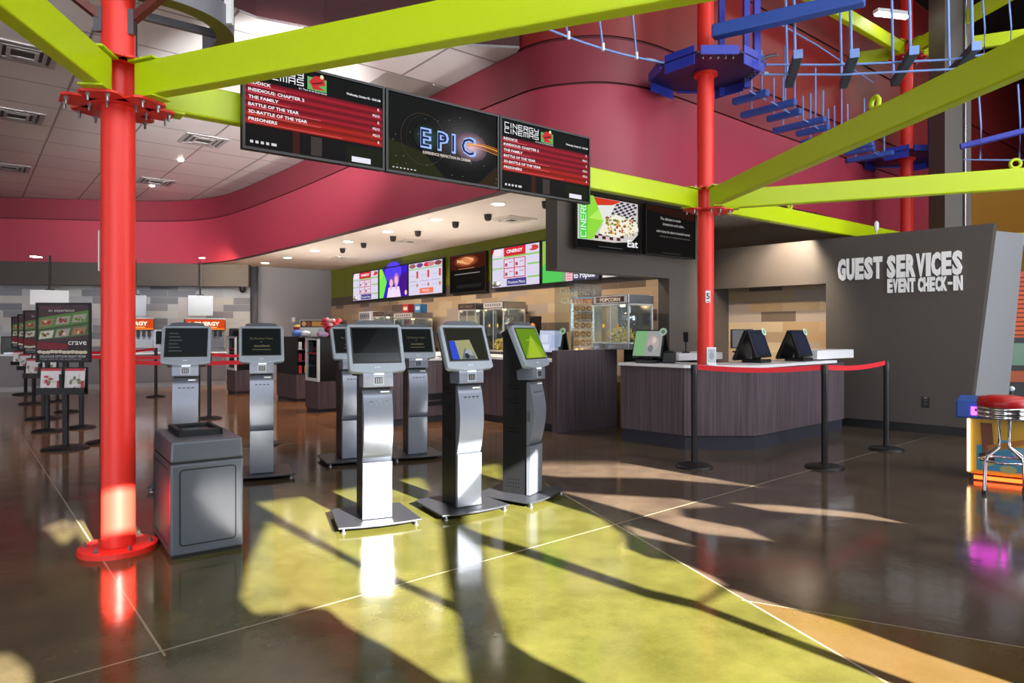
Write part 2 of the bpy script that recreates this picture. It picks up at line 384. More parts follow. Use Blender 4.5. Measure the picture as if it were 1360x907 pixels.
# concession soffit behind the fascia
poly = [(p.x, p.y) for p in path_all] + [(17, 26), (-22, 26), (-22, 17)]
struct(MB().prism(poly, ZC + 0.001, ZC + 0.06, M_soffit), 'ceiling_concession')
# suspended tile ceiling, its near edge a maroon bulkhead
edge = [at(690, 7.63 * KF), at(560, 7.5 * KF), at(430, 7.2 * KF), at(340, 6.9 * KF), at(312, 6.72 * KF), Vector((-3.5, 6.5)), Vector((-4.4, 4.0)), Vector((-4.6, -8.5))]
tp = [p for p in path_all[:i_split + 10] if p.x < edge[0].x]
poly = [(p.x, p.y) for p in tp] + [(p.x, p.y) for p in edge] + [(-22, -8.5), (-22, 17)]
struct(MB().prism(poly, ZT, ZT + 0.03, M_ceil), 'ceiling_tile')
mb = MB()
for p, q in zip(edge, edge[1:]):
    mb.add([(p.x, p.y, ZT), (q.x, q.y, ZT), (q.x, q.y, ZH), (p.x, p.y, ZH)], [(0, 1, 2, 3)], M_maroon)
struct(mb, 'wall_bulkhead')
struct(MB().box(-26, 26, -9, 32, ZH, ZH + 0.1, M_dark), 'ceiling')

# back wall with menu boards: olive above, grey band, tile below
A = at(734, (ZC - H) * FL / 139.0); B = at(440, (ZC - H) * FL / 81.5)
dB = (B - A).normalized(); A2 = A - dB * 2.5                     # right-hand (near) end of the wall
Lw = (B - A2).length; rzB = math.degrees(math.atan2(-dB.y, -dB.x))
mb = MB().box(0, Lw, 0, 0.12, 0, 2.2, M_tan).box(0, Lw, 0, 0.12, 2.2, 2.45, M_grey).box(0, Lw, 0, 0.12, 2.45, ZC, M_green)
struct(mb, 'wall_menu', loc=(B.x, B.y, 0), rz=rzB)
def menu_xy(px, off=0.0):                            # point of the menu wall under pixel column px, off metres in front of it
    s = tline(A, dB, px); n = Vector((-dB.y, dB.x)); n = n if n.y < 0 else -n
    return A + dB * s + n * off, s
# grey wall at the back and the left drinks wall
E = B + Vector((-0.777, -0.629)) * 2.25
wall('wall_back', E, B, 0, ZC, M_grey3)
G0 = Vector((-18.6, 17.75)); 
E2 = E + U * 1.5; wall('wall_return', E2, E, 0, ZC, M_grey3)
wall('wall_drinks', at(-120, 18.2), at(332, 19.75), 0, ZC, M_gtile)
mb = MB(); p, q = at(-120, 17.75), at(330, 19.0); d = q - p
struct(MB().box(0, d.length, 0, 0.3, 2.68, ZC, M_grey2), 'wall_header', loc=(p.x, p.y, 0), rz=math.degrees(math.atan2(d.y, d.x)))
# television bulkhead over the serving opening, and the pillar it ends in
W0 = at(740, 8.65); Wt = lambda px: tline(W0, V, px)
tP = Wt(889); tE = Wt(947); We = W0 + V * tE
struct(MB().box(0, tP, 0, 0.22, 2.2, ZC, M_grey).box(tP, tE, 0, 0.22, 0, ZC, M_grey), 'wall_bulkhead_service', loc=(W0.x, W0.y, 0), rz=RV)
# guest services wall: leaning right end, an opening with tile behind
dG = Vector((-0.70, 0.714)); G1 = Vector((4.97, 10.13)); nG = Vector((0.714, 0.70))
gl = G1 + dG * tline(G1, dG, 947); gr = G1 + dG * tline(G1, dG, 1284); LG = (gr - gl).length; rzG = math.degrees(math.atan2(-dG.y, -dG.x))
xo = (G1 + dG * tline(G1, dG, 1097) - gl).length
ZG = 2.82; ZO = 2.14
mb = MB()
mb.box(0, xo, 0, 0.2, ZO, ZG, M_grey2)
mb.yprism([(xo, 0), (LG, 0), (LG + 0.30, ZG), (xo, ZG)], 0, 0.2, M_grey2)
struct(mb, 'wall_guest_services', loc=(gl.x, gl.y, 0), rz=rzG)
struct(MB().box(0, xo + 0.6, 0, 0.1, 0, ZG - 0.2, M_tan), 'wall_guest_recess', loc=(gl + nG * 0.55)[:], rz=rzG)
struct(MB().box(-0.12, 0, 0, 0.55, 0, ZG, M_grey2).box(xo, xo + 0.02, 0.2, 0.55, 0, ZG, M_grey2), 'trim_1', loc=(gl.x, gl.y, 0), rz=rzG)
struct(MB().box(xo, LG, -0.015, 0, 0, 0.12, M_base), 'baseboard_guest', loc=(gl.x, gl.y, 0), rz=rzG)
f0, b0 = Vector((6.09, 9.09)), Vector((6.93, 9.49)); sh = Vector((0.27, 0.0)); w = Vector((-0.3, 0.45))
mb = MB().hexa([(f0.x, f0.y, 0), (b0.x, b0.y, 0), (b0.x + w.x, b0.y + w.y, 0), (f0.x + w.x, f0.y + w.y, 0)] +
               [(f0.x + sh.x, f0.y, 2.78), (b0.x + sh.x, b0.y, 2.78), (b0.x + w.x + sh.x, b0.y + w.y, 2.78), (f0.x + w.x + sh.x, f0.y + w.y, 2.78)], M_lgrey)
struct(mb, 'wall_end_fin')
# far side: ochre wall, outer walls
wall('wall_arcade', at(1268, 16.0), at(1700, 16.0), 0, 4.75, M_gold)
wall('wall_left', (-20, -9), (-20, 26), 0, ZH, M_grey3); wall('wall_rear', (-24, 27), (24, 27), 0, ZH, M_grey2)
wall('wall_right', (19, 28), (19, -3), 0, ZH, M_grey2)

# storefront behind the viewer: window bays left and right, between them an added sun mask with cut-outs
SUN_AZ, SUN_EL, U0 = 38.0, 22.0, -1.5
s2 = Vector((-sin(rad(SUN_AZ)), cos(rad(SUN_AZ)))); TE = math.tan(rad(SUN_EL))
def to_front(p):                                     # floor point -> (v, z) where its sunbeam crosses the storefront
    t = (p.dot(U) - U0) / s2.dot(U); q = p - s2 * t
    return (q.dot(V), t * TE)
holes_px = [  # lit floor patches, traced back to the openings of the sun mask
    [(341, 668), (397, 661), (473, 648), (560, 634), (574, 662), (584, 697), (592, 767), (597, 797), (477, 745), (372, 686)],
    [(618, 664), (626, 632), (630, 621), (664, 616), (668, 640), (692, 655), (738, 660), (800, 690), (826, 710), (829, 727), (862, 741), (905, 747), (950, 767), (962, 775), (925, 797), (860, 782), (695, 725), (640, 709), (620, 700)],
    [(357, 692), (477, 755), (597, 809), (606, 815), (621, 907), (590, 906), (514, 858), (465, 833), (436, 808), (399, 804), (382, 812), (337, 814), (320, 796), (329, 750), (345, 718)],
    [(640, 724), (695, 738), (860, 794), (925, 809), (1205, 915), (1290, 960), (900, 975), (765, 899), (712, 874), (679, 853), (650, 779)],
    [(935, 803), (970, 782), (1040, 805), (1115, 826), (1225, 867), (1345, 907), (1420, 935), (1290, 937), (1205, 903)],
    [(702, 613), (759, 603), (830, 615), (1012, 647), (870, 635), (745, 633), (702, 629)],
    [(745, 653), (800, 657), (900, 662), (955, 672), (903, 675), (905, 686), (990, 702), (1025, 718), (930, 708), (840, 680)],
    [(828, 694), (900, 708), (985, 732), (900, 722), (845, 711)],
    [(970, 668), (1050, 672), (1150, 682), (1203, 695), (1120, 686), (1020, 678)],
    [(60, 700), (88, 690), (104, 706), (84, 724)],
    [(-60, 885), (10, 868), (38, 888), (44, 940), (-60, 950)]]
holes = [[to_front(F(*p)) for p in h] for h in holes_px]
cp = Vector((-2.536, 4.35)); vc, zc = to_front(cp)
holes.append([(vc - 0.16, zc + 0.1), (vc + 0.16, zc + 0.1), (vc + 0.16, zc + 0.37), (vc - 0.16, zc + 0.37)])
VA, VB, ZF = -0.9, 6.6, 3.35
import bmesh
bm = bmesh.new(); es = []
for loop in [[(VA, 0), (VB, 0), (VB, ZF), (VA, ZF)]] + holes:
    vv = [bm.verts.new((a, 0, b)) for a, b in loop]
    es += [bm.edges.new((vv[i], vv[(i + 1) % len(vv)])) for i in range(len(vv))]
bmesh.ops.triangle_fill(bm, use_beauty=True, use_dissolve=False, edges=es)
me = bpy.data.meshes.new('sun_mask'); bm.to_mesh(me); bm.free(); me.materials.append(M_sunmask)
o = bpy.data.objects.new('sun_mask', me); COL.objects.link(o); o['kind'] = 'structure'  # unseen sheet added to shape the sunlight into the floor patches
o.location = (U.x * U0, U.y * U0, 0); o.rotation_euler = (0, 0, rad(RV))
so = o.modifiers.new('thickness', 'SOLIDIFY'); so.thickness = 0.006
front_loc = (U.x * U0, U.y * U0, 0)
mb = MB()
mb.box(-16, VB + 14, -0.3, 0.0, ZF, 3.9, M_grey2).box(-16, VB + 14, -0.3, 0.0, 6.9, ZH, M_grey2).box(-16, -8.05, -0.3, 0.0, 3.9, 6.9, M_grey2).box(12.05, VB + 14, -0.3, 0.0, 3.9, 6.9, M_grey2)
for k in range(11): mb.box(-8.05 + 2.01 * k - .05, -8.05 + 2.01 * k + .05, -0.12, 0.02, 3.9, 6.9, M_frame)
mb.box(-16, -8.6, -0.3, 0, 0, ZF, M_grey2).box(12.2, VB + 14, -0.3, 0, 0, ZF, M_grey2)
mb.box(-8.6, VA, -0.3, 0, 2.95, ZF, M_grey2).box(VB, 12.2, -0.3, 0, 2.95, ZF, M_grey2)
struct(mb, 'wall_storefront', loc=front_loc, rz=RV)
def bay(name, v0, v1, n):
    mb = MB(); z1 = 2.95
    mb.box(v0, v1, -0.12, 0.02, 0, 0.1, M_frame).box(v0, v1, -0.12, 0.02, z1 - 0.08, z1, M_frame)
    for i in range(n + 1):
        x = v0 + (v1 - v0) * i / n; mb.box(x - 0.04, x + 0.04, -0.12, 0.02, 0.1, z1 - 0.08, M_frame)
    struct(mb, name, loc=front_loc, rz=RV)
zp0, zp1 = zc + 1.86, zc + 2.06            # unseen sun blockers added outside the bays and high opening, one gap for a sun spot
struct(MB().box(-8.7, VA + .02, -0.36, -0.34, 0, 3.3, M_white).box(VB - .02, 12.3, -0.36, -0.34, 0, 3.3, M_white)
       .box(-8.3, vc - .13, -0.36, -0.34, 3.7, 7.1, M_white).box(vc + .13, 12.3, -0.36, -0.34, 3.7, 7.1, M_white).box(vc - .13, vc + .13, -0.36, -0.34, 3.7, zp0, M_white).box(vc - .13, vc + .13, -0.36, -0.34, zp1, 7.1, M_white), 'sun_blocker', loc=front_loc, rz=RV)
bay('window_2', -8.6, VA, 4); bay('window_3', VB, 12.2, 3)

# ------------------------------------------------------------------ lights
def area(name, loc, rot, sx, sy, power, col=(1, 1, 1), shape='RECTANGLE', spread=180):
    l = bpy.data.lights.new(name, 'AREA'); l.shape = shape; l.size = sx; l.size_y = sy; l.energy = power; l.color = col; l.spread = rad(spread)
    o = bpy.data.objects.new(name, l); COL.objects.link(o); o.location = loc; o.rotation_euler = rot; return o
def spot(name, loc, target, power, ang=70, col=(1, 0.9, 0.78), blend=0.6, size=0.05):
    l = bpy.data.lights.new(name, 'SPOT'); l.energy = power; l.spot_size = rad(ang); l.spot_blend = blend; l.color = col; l.shadow_soft_size = size
    o = bpy.data.objects.new(name, l); COL.objects.link(o); o.location = loc
    o.rotation_euler = (Vector(target) - Vector(loc)).to_track_quat('-Z', 'Y').to_euler(); return o
sun = bpy.data.lights.new('sun', 'SUN'); sun.energy = 54; sun.angle = rad(0.55); sun.color = (1, 0.95, 0.84)
so = bpy.data.objects.new('sun', sun); COL.objects.link(so)
so.rotation_euler = Vector((s2.x * cos(rad(SUN_EL)), s2.y * cos(rad(SUN_EL)), -sin(rad(SUN_EL)))).to_track_quat('-Z', 'Y').to_euler()
def win_light(name, v0, v1, power):
    c = U * (U0 - 0.05) + V * ((v0 + v1) / 2)
    q = Vector((U.x, U.y, 0)).to_track_quat('-Z', 'Y').to_euler()
    area(name, (c.x, c.y, 1.5), q, (v1 - v0) - 0.1, 2.6, power, (0.88, 0.94, 1.0))
win_light('window_daylight', -8.5, VA, 230); win_light('window_daylight', VB, 12.1, 230)
for x, y in ((5.5, 5.5), (9.5, 10.0), (6.5, 2.5), (12.5, 13.0)):
    area('ceiling_fill_lamp', (x, y, ZH - 0.35), (0, 0, 0), 1.0, 1.0, 70, (1, 0.96, 0.9))  # out-of-view ceiling lamps added as ambient fill
    MB().box(-0.55, 0.55, -0.55, 0.55, -0.3, -0.24, M_dark).box(-0.02, 0.02, -0.02, 0.02, -0.24, 0, M_dark).build('fill_lamp_housing', None, loc=(x, y, ZH), kind='structure')
c_ = U * (U0 - 0.05) + V * 2.0
area('high_fill_light', (c_.x, c_.y, 5.4), Vector((U.x, U.y, -0.05)).to_track_quat('-Z', 'Y').to_euler(), 20, 2.9, 760, (0.93, 0.96, 1.0))  # fill lamp added high in the storefront to brighten beams and walls
# added fill floods brightening tile ceiling, raspberry wall and soffit
def flood(P, target, power, label, ang=80, col=(1, .97, .93)):
    t = thing('fill_lamp', label, 'lamp', P, 0, 'added fill lamps'); d = (Vector(target) - Vector(P)).normalized()
    MB().bar(tuple(-d * .1), tuple(d * .02), .14, .1, M_blackm).build('housing', t); MB().bar((0, 0, -.08), (0, 0, -.2), .03, .03, M_blackm).build('bracket', t)
    q = Vector(P) + d * .04; spot('fill_beam', q, target, power, ang, col, .8, .08)
world = bpy.data.worlds.new('sky'); sc.world = world; world.use_nodes = True
world.node_tree.nodes['Background'].inputs[0].default_value = (0.75, 0.87, 1, 1); world.node_tree.nodes['Background'].inputs[1].default_value = 1.0

# ------------------------------------------------------------------ climbing frame (posts, beams, platforms, ropes)
N1, N2 = Vector((-2.536, 4.35)), Vector((2.335, 8.15))
dv = N2 - N1; DL = dv.length; a0 = math.atan2(dv.x, dv.y)           # heading from +Y, clockwise
hd = lambda deg: Vector((sin(a0 + rad(deg)), cos(a0 + rad(deg))))
N3 = N1 + hd(60) * DL; N4 = Vector((7.1, 12.15))
ZB0, ZB1 = 2.87, 3.09
def star(mb, z0, z1, r, dirs, m, hub=0.17):
    pts = []
    mb.lathe([(hub, z0 - 0.002), (hub, z1 + 0.002)], m, 24, smooth=False)
    for h in dirs:
        d = hd(h); n = Vector((-d.y, d.x)); a, b, c, e = d * 0.1 + n * 0.12, d * r + n * 0.085, d * r - n * 0.085, d * 0.1 - n * 0.12
        mb.prism([tuple(x) for x in (a, b + d * -0.03 + n * 0.03, b, c, c + d * -0.03 - n * 0.03, e)], z0, z1, m)
    return mb
def post(P, top, label, dirs, flange=True, levels=((ZB0, ZB1),), hubs=True):
    t = thing('steel_post', label, 'post', (P.x, P.y, 0), 0, 'red steel posts of the climbing frame')
    MB().lathe([(0.098, 0.0), (0.098, top)], M_red, 32).build('tube', t)
    if flange:
        MB().lathe([(0.0, 0.0), (0.228, 0.0), (0.228, 0.032), (0.222, 0.036), (0.1, 0.036)], M_red, 40, smooth=False).build('base_flange', t)
        for k in range(6):
            a = rad(20 + 60 * k); c = (0.185 * cos(a), 0.185 * sin(a), 0.036)
            MB().lathe([(0.016, 0), (0.016, 0.012), (0.009, 0.012), (0.009, 0.03)], M_steel, 6, c, False).build('anchor_bolt', t)
    for z0, z1 in levels:
        star(MB(), z0 - 0.028, z0 - 0.014, 0.315, dirs, M_red).build('lower_plate', t)
        star(MB(), z1 + 0.012, z1 + 0.026, 0.235, dirs, M_red).build('upper_plate', t)
        for h in dirs:
            d = hd(h); n = Vector((-d.y, d.x))
            for r_, o_ in ((0.16, 0.0), (0.285, 0.055), (0.285, -0.055)):
                p = d * r_ + n * o_
                MB().lathe([(0.013, z0 - 0.046), (0.013, z0 - 0.03)], M_steel, 6, (p.x, p.y, 0), False).lathe([(0.008, z0 - 0.075), (0.008, z0 - 0.026)], M_steel, 8, (p.x, p.y, 0)).build('bolt', t)
            p = d * 0.19
            MB().lathe([(0.013, z1 + 0.026), (0.013, z1 + 0.042), (0.007, z1 + 0.042), (0.007, z1 + 0.06)], M_steel, 6, (p.x, p.y, 0), False).build('bolt', t)
    return t
p1 = post(N1, ZT - 0.15, 'tall red steel post with round base plate beside the graphite litter bin', (0, 60, 120, 180, 240, 300))
for sgn, hdg in ((-1, 232), (1, 100)):
    d = Vector((sin(rad(hdg)), cos(rad(hdg))))
    MB().bar((d.x * 0.1, d.y * 0.1, 3.40), (d.x * 0.75, d.y * 0.75, 3.82), 0.05, 0.05, mat('brown_brace_paint', (96, 40, 34), 0.5)).box(d.x * 0.1 - 0.025, d.x * 0.1 + 0.025, d.y * 0.1 - 0.03, d.y * 0.1 - 0.0, 3.3, 3.46, M_steel).build('brace', p1)
MB().box(-0.103, -0.097, -0.045, 0.03, 2.05 - 0.26, 2.05, M_whitepl).build('sticker', p1, label='white paper sticker on the side of the red post')
p2 = post(N2, 7.6, 'red steel post rising through the guest counter with number 5 tag', (0, 60, 120, 180), flange=False)
mb = MB(); mb.box(-0.028, 0.028, -0.104, -0.096, zat(402, 8.05), zat(386, 8.05), M_whitepl); mb.text('5', 0, zat(397, 8.05), 0.07, M_black, -0.1045, align='c', bold=0.02); mb.quad(-0.02, 0.02, zat(401, 8.05), zat(400, 8.05), M_black, -0.1045)
mb.build('number_tag', p2, label='small white tag with a black 5')
post(N4, 7.4, 'distant red steel post behind the guest services wall beside the grey pillar', (0, 60, 120, 180, 240), levels=((ZB0, ZB1), (6.32, 6.55)))
post(N3, 7.0, 'red steel post standing outside the picture to the near right', (180, 240, 120))

def beam(P, h, L, label, eyes=(), z=(ZB0, ZB1), s0=0.2, s1=0.2):
    t = thing('steel_beam', label, 'beam', (P.x, P.y, (z[0] + z[1]) / 2), 90 - math.degrees(a0) - h, 'lime steel beams of the climbing frame'); t['kind'] = 'thing'
    hz = (z[1] - z[0]) / 2
    MB().box(s0, L - s1, -0.05, 0.05, -hz + 0.002, hz - 0.002, M_lime).build('rail', t, 0.012)
    for x0, x1 in ((s0 - 0.03, s0 + 0.18), (L - s1 - 0.18, L - s1 + 0.03)):
        for zz in (-hz - 0.012, hz):
            MB().box(x0, x1, -0.07, 0.07, zz, zz + 0.012, M_lime).build('end_tab', t)
    for x in eyes:
        mb = MB(); r, q = 0.045, 0.018; vs = []; fs = []; n, k = 14, 6
        for i in range(n):
            for j in range(k):
                a, b = 2 * pi * i / n, 2 * pi * j / k; vs.append((x + (r + q * cos(b)) * cos(a), q * sin(b), hz + 0.05 + (r + q * cos(b)) * sin(a)))
                fs.append((i * k + j, ((i + 1) % n) * k + j, ((i + 1) % n) * k + (j + 1) % k, i * k + (j + 1) % k))
        mb.add(vs, fs, M_lime, True).build('lifting_eye', t)
    return t
beam(N1, 0, DL, 'lime steel beam behind the three hanging screens, between two red posts')
beam(N1, 60, DL, 'long lime steel beam crossing the top of the picture from the left red post')
beam(N1, 120, DL, 'lime steel beam running off the upper left corner towards the viewer')
beam(N2, 120, DL, 'broad yellow-green beam rising to the right edge from the counter post', (3.05,))
beam(N2, 60, DL, 'lime beam level above the guest services sign, with a lifting eye', (3.1,))
beam(N2, 0, (N4 - N2).length, 'lime beam running back from the counter post behind the guest services wall', (1.9,))
beam(N4, 60, DL, 'lime beam behind the pale end of the guest services wall')
beam(N4, 120, 2.6, 'short lime beam hidden behind the guest services wall', s1=0.0) if False else None
for h, L, lb in ((60, 5.0, 'upper yellow beam running right from the distant red post'), (120, 5.0, 'upper yellow beam from the distant red post over the grey pillar'), (180, 5.0, 'upper yellow beam from the distant red post towards the blue platform'), (240, 2.2, 'short upper yellow beam at the left of the distant red post')):
    beam(N4, h, L, lb, z=(6.32, 6.55), s1=0.0)

nb = hd(-90) * 0.22
for s_, tg, pw, lb in ((1.55, (-4.6, 12.2, ZT), 5200, 'added black fill lamp hidden behind the left hanging screen'), (2.75, (-1.6, 10.2, ZT - .1), 330, 'added black fill lamp hidden behind the middle hanging screen')):
    c = N1 + hd(0) * s_ + nb; flood((c.x, c.y, 3.25), tg, pw, lb, 44)  # added behind the screens to brighten the tile ceiling
for P, tg, pw, lb in (((-5.2, 4.5, 4.9), (-8, 18.2, 3.9), 800, 'added fill lamp under the tile ceiling out of view, nearest the post'), ((-7.5, 5.0, 4.9), (-13, 18.2, 3.9), 1050, 'added fill lamp under the tile ceiling out of view, farther left')):
    flood(P, tg, pw, lb, 48)  # added out of view to brighten the raspberry wall
for P, pw, lb in (((1.0, 10.25, 1.03), 130, 'added fill uplight hidden on the concession counter behind the tall end panel'), ((-1.9, 11.9, 0.5), 240, 'added fill uplight hidden on the floor behind the queue counter'), ((-4.6, 15.6, 0.6), 240, 'added fill uplight hidden on the floor behind the display cases')):
    flood(P, (P[0], P[1], 3.3), pw, lb, 130, (1, .93, .84))  # added uplights, hidden from the camera, to lift the soffit
# curved pendant rail by the left post
t = thing('curved_rail', 'curved grey trolley rail with reflected lime painted on its underside, hanging beside the left red post', 'rail', (-2.50, 4.72, 3.52))
mb = MB(); n = 18; vs = []; fs = []
for i in range(n + 1):
    a = rad(-75 + 140 * i / n)
    for r, z in ((0.40, 0), (0.52, 0), (0.52, 0.15), (0.40, 0.15)): vs.append((r * cos(a), r * sin(a), z))
M_limebounce = mat('lime_bounce_underside', (104, 112, 20), 0.4); M_railg = mat('grey_rail_paint', (104, 104, 114), 0.4)  # olive underside: reflected lime put into the colour
mb.add(vs, [(4 * i, 4 * i + 1, 4 * i + 5, 4 * i + 4) for i in range(n)], M_limebounce)
for a, b in ((1, 2), (2, 3), (3, 0)): mb.add(vs, [(4 * i + a, 4 * i + b, 4 * i + 4 + b, 4 * i + 4 + a) for i in range(n)], M_railg, True)
mb.add(vs, [(0, 3, 2, 1), (4 * n, 4 * n + 1, 4 * n + 2, 4 * n + 3)], M_black); mb.build('rail', t)
MB().bar((0.53, -0.02, 0.02), (0.53, -0.02, 0.34), 0.05, 0.04, M_whitepl).build('bracket', t)
MB().bar((0.04, -0.36, -0.06), (0.34, 0.26, 0.07), 0.04, 0.05, M_railg).build('arm', t)
MB().tube([(0.03, -0.28, -0.07), (0.035, -0.28, -0.5)], 0.006, M_black).build('cable', t)

# platforms
def platform(P, z, label, r=0.66):
    t = thing('platform', label, 'platform', (P.x, P.y, z), 0, 'blue rope course platforms')
    n = 8; pts = [(r * cos(rad(22 + 45 * i)) * (1.05 if i % 2 else 0.95), r * sin(rad(22 + 45 * i))) for i in range(n)]
    MB().prism(pts, 0, 0.02, mat('dark_blue_deck', (26, 24, 84), 0.45)).build('deck', t)
    for i in range(n):
        a, b = Vector(pts[i]), Vector(pts[(i + 1) % n]); d = (b - a); a, b = a + d * 0.08, b - d * 0.08; nn = Vector((d.y, -d.x)).normalized()
        if i % 2 == 0: MB().hexa([(a.x, a.y, -0.11), (b.x, b.y, -0.11), (b.x - nn.x * .015, b.y - nn.y * .015, -0.11), (a.x - nn.x * .015, a.y - nn.y * .015, -0.11), (a.x, a.y, 0.1), (b.x, b.y, 0.1), (b.x - nn.x * .015, b.y - nn.y * .015, 0.1), (a.x - nn.x * .015, a.y - nn.y * .015, 0.1)], M_blue).build('flange', t)
        else:
            MB().bar((a.x, a.y, 0.03), (b.x, b.y, 0.03), 0.03, 0.1, M_blue).build('kerb', t)
            for k in range(5):
                q = a + (b - a) * (k + 0.5) / 5 * 1.0 - nn * 0.06
                if i in (5, 7): MB().lathe([(0.014, -0.045), (0.014, 0.0)], M_steel, 6, (q.x, q.y, 0), False).build('bolt', t)
    MB().lathe([(0.14, -0.035), (0.14, -0.001)], M_red, 24, smooth=False).build('collar', t, label='red collar around the post')
    for an in (-35, 55, 20):
        a = rad(an); MB().bar((0.6 * cos(a), 0.6 * sin(a), -0.1), (0.6 * cos(a), 0.6 * sin(a), 1.15), 0.07, 0.07, M_blue).build('upright', t)
    for an in (200, 330, 10, 80):
        a = rad(an); MB().tube([(0.6 * cos(a), 0.6 * sin(a), 0.03), (0.72 * cos(a), 0.72 * sin(a), 0.06), (0.82 * cos(a), 0.82 * sin(a), 0.06)], 0.02, M_steel).build('shackle', t)
    return t
ZPf = 4.52
platform(N2, ZPf, 'blue rope course platform around the counter post above the screens')
platform(N4, ZPf, 'far blue rope course platform around the distant red post', 0.66)
# stout blue overhead bar
pa, pb = N2 + Vector((0.0, -0.3)), N2 + Vector((1.34, -1.12))
tag(MB().bar((pa.x, pa.y, 4.88), (pb.x, pb.y, 4.88), 0.15, 0.15, M_blue2).build('overhead_bar', None, 0.02), 'thick blue square bar above the near platform pointing right', 'bar')
# swinging logs with grey undersides
logs = [((1060, 72), (1048, 112)), ((1135, 71), (1120, 113)), ((1214, 67), (1188, 110)), ((1297, 61), (1262, 98))]
names = ['first', 'second', 'third', 'fourth']
for i, ((ax, ay), (bx, by)) in enumerate(logs):
    z = 4.50 + 0.02 * i; Y1 = (z - H) * FL / (HY - ay); Y2 = (z - H) * FL / (HY - by); a, b = at(ax, Y1), at(bx, Y2)
    t = thing('swinging_log', 'dark square swinging log on ropes, %s of four counted from the near platform' % names[i], 'log', (a.x, a.y, z), 0, 'swinging logs of the upper rope course')
    d = b - a
    MB().bar((0, 0, 0), (d.x, d.y, 0), 0.095, 0.095, M_logd).build('log', t, 0.008)
    MB().bar((-d.x * .012, -d.y * .012, 0), (0, 0, 0), 0.097, 0.097, M_rope).build('end_cap', t, label='pale blue sawn end')
    for f in (0.05, 0.93):
        q = d * f; top = 1.6; MB().tube([(q.x - 0.03, q.y, 0.04), (q.x - 0.03 - 0.02 * top, q.y, top)], 0.016, M_rope, 6).build('rope', t)
# log bridge towards the far platform
for k in range(10):
    c = Vector((3.03, 8.58)) + Vector((0.355, 0.3525)) * k; ln = 0.24 if k % 2 == 0 else 0.38; d = Vector((0.66, -0.75)).normalized() * ln; z = 4.35 + (0.0 if k % 2 else 0.03) + 0.02 * max(0, k - 4)
    ords = ['first', 'second', 'third', 'fourth', 'fifth', 'sixth', 'seventh', 'eighth', 'ninth', 'tenth', 'eleventh']
    t = thing('bridge_step', 'blue %s log step of the hanging bridge, %s from the near platform' % ('short' if k % 2 == 0 else 'long', ords[k]), 'step', (c.x, c.y, z), 0, 'log steps of the blue hanging bridge')
    MB().bar((-d.x, -d.y, 0), (d.x, d.y, 0), 0.095, 0.085, M_blue2).build('log', t, 0.018)
    for f in (-0.62, 0.62):
        MB().tube([(d.x * f, d.y * f, 0.03), (d.x * f, d.y * f, 0.75 if k % 2 else 0.55)], 0.013, M_rope, 6).build('rope', t)
    MB().tube([(d.x * 0.4 - 0.17, d.y * 0.4 - 0.17, 0.0), (d.x * 0.4 + 0.17, d.y * 0.4 + 0.17, 0.0)], 0.009, M_rope, 6).build('tie', t)
def rope(name, pts, label, r=0.014):
    return tag(MB().tube(pts, r, M_rope, 6).build(name), label, 'rope', 'blue ropes of the rope course')
def W3(px, py, Y): p = at(px, Y); return (p.x, p.y, zat(py, Y))
rope('guide_rope', [W3(1012, 86, 8.1), W3(1120, 86, 8.0), W3(1262, 79, 7.8), W3(1380, 62, 7.4)], 'upper level blue rope stretched right from the near platform', 0.013)
rope('guide_rope', [W3(1012, 99, 8.1), W3(1120, 99, 8.0), W3(1262, 92, 7.8), W3(1380, 76, 7.4)], 'lower level blue rope stretched right from the near platform', 0.013)
rope('guide_rope', [W3(1015, 20, 8.3), W3(1085, 60, 9.6), W3(1160, 110, 11.5)], 'thin blue rope descending from the near platform to the far one', 0.01)
rope('guide_rope', [W3(1280, 212, 9.5), W3(1375, 213, 9.0)], 'thin pale rope low at the right, above the lime beam', 0.01)
for px, y0, y1, lb in ((1300, 125, 212, 'hanging rope below the yellow beam, the left one of two'), (1352, 112, 213, 'hanging rope below the yellow beam, the right one of two'), (1305, 0, 75, 'rope hanging at the upper right before the black ceiling'), (1340, 0, 70, 'rope hanging nearest the upper right corner')):
    rope('hanging_rope', [W3(px, y0, 9.2), W3(px + 3, (y0 + y1) / 2, 9.2), W3(px + 2, y1, 9.2)], lb, 0.012)
tag(MB().bar(W3(1275, 195, 9.4), W3(1375, 170, 9.0), 0.09, 0.07, M_blue).build('rope_ladder_bar', None, 0.01), 'dark blue bar hung on two ropes at the right edge', 'bar')
t = thing('rope_net', 'slack blue line with hangers from beam to platform left of the counter post', 'rope', (0, 0, 0))
q0, q1 = Vector(W3(706, 30, 6.9)), Vector(W3(884, 84, 7.9))
def sag(s): p = q0.lerp(q1, s); p.z -= 0.05 * sin(pi * s); return p
MB().tube([tuple(sag(i / 8)) for i in range(9)], 0.012, M_rope, 6).build('line', t)
for s_, up in ((0.25, 0.32), (0.5, 0.55), (0.76, 0.75)):
    p = sag(s_); MB().tube([tuple(p), (p.x - 0.07, p.y, p.z + up)], 0.012, M_rope, 6).build('hanger', t)
    MB().lathe([(0.018, -0.02), (0.018, 0.06)], M_whitepl, 8, tuple(p)).build('crimp', t)
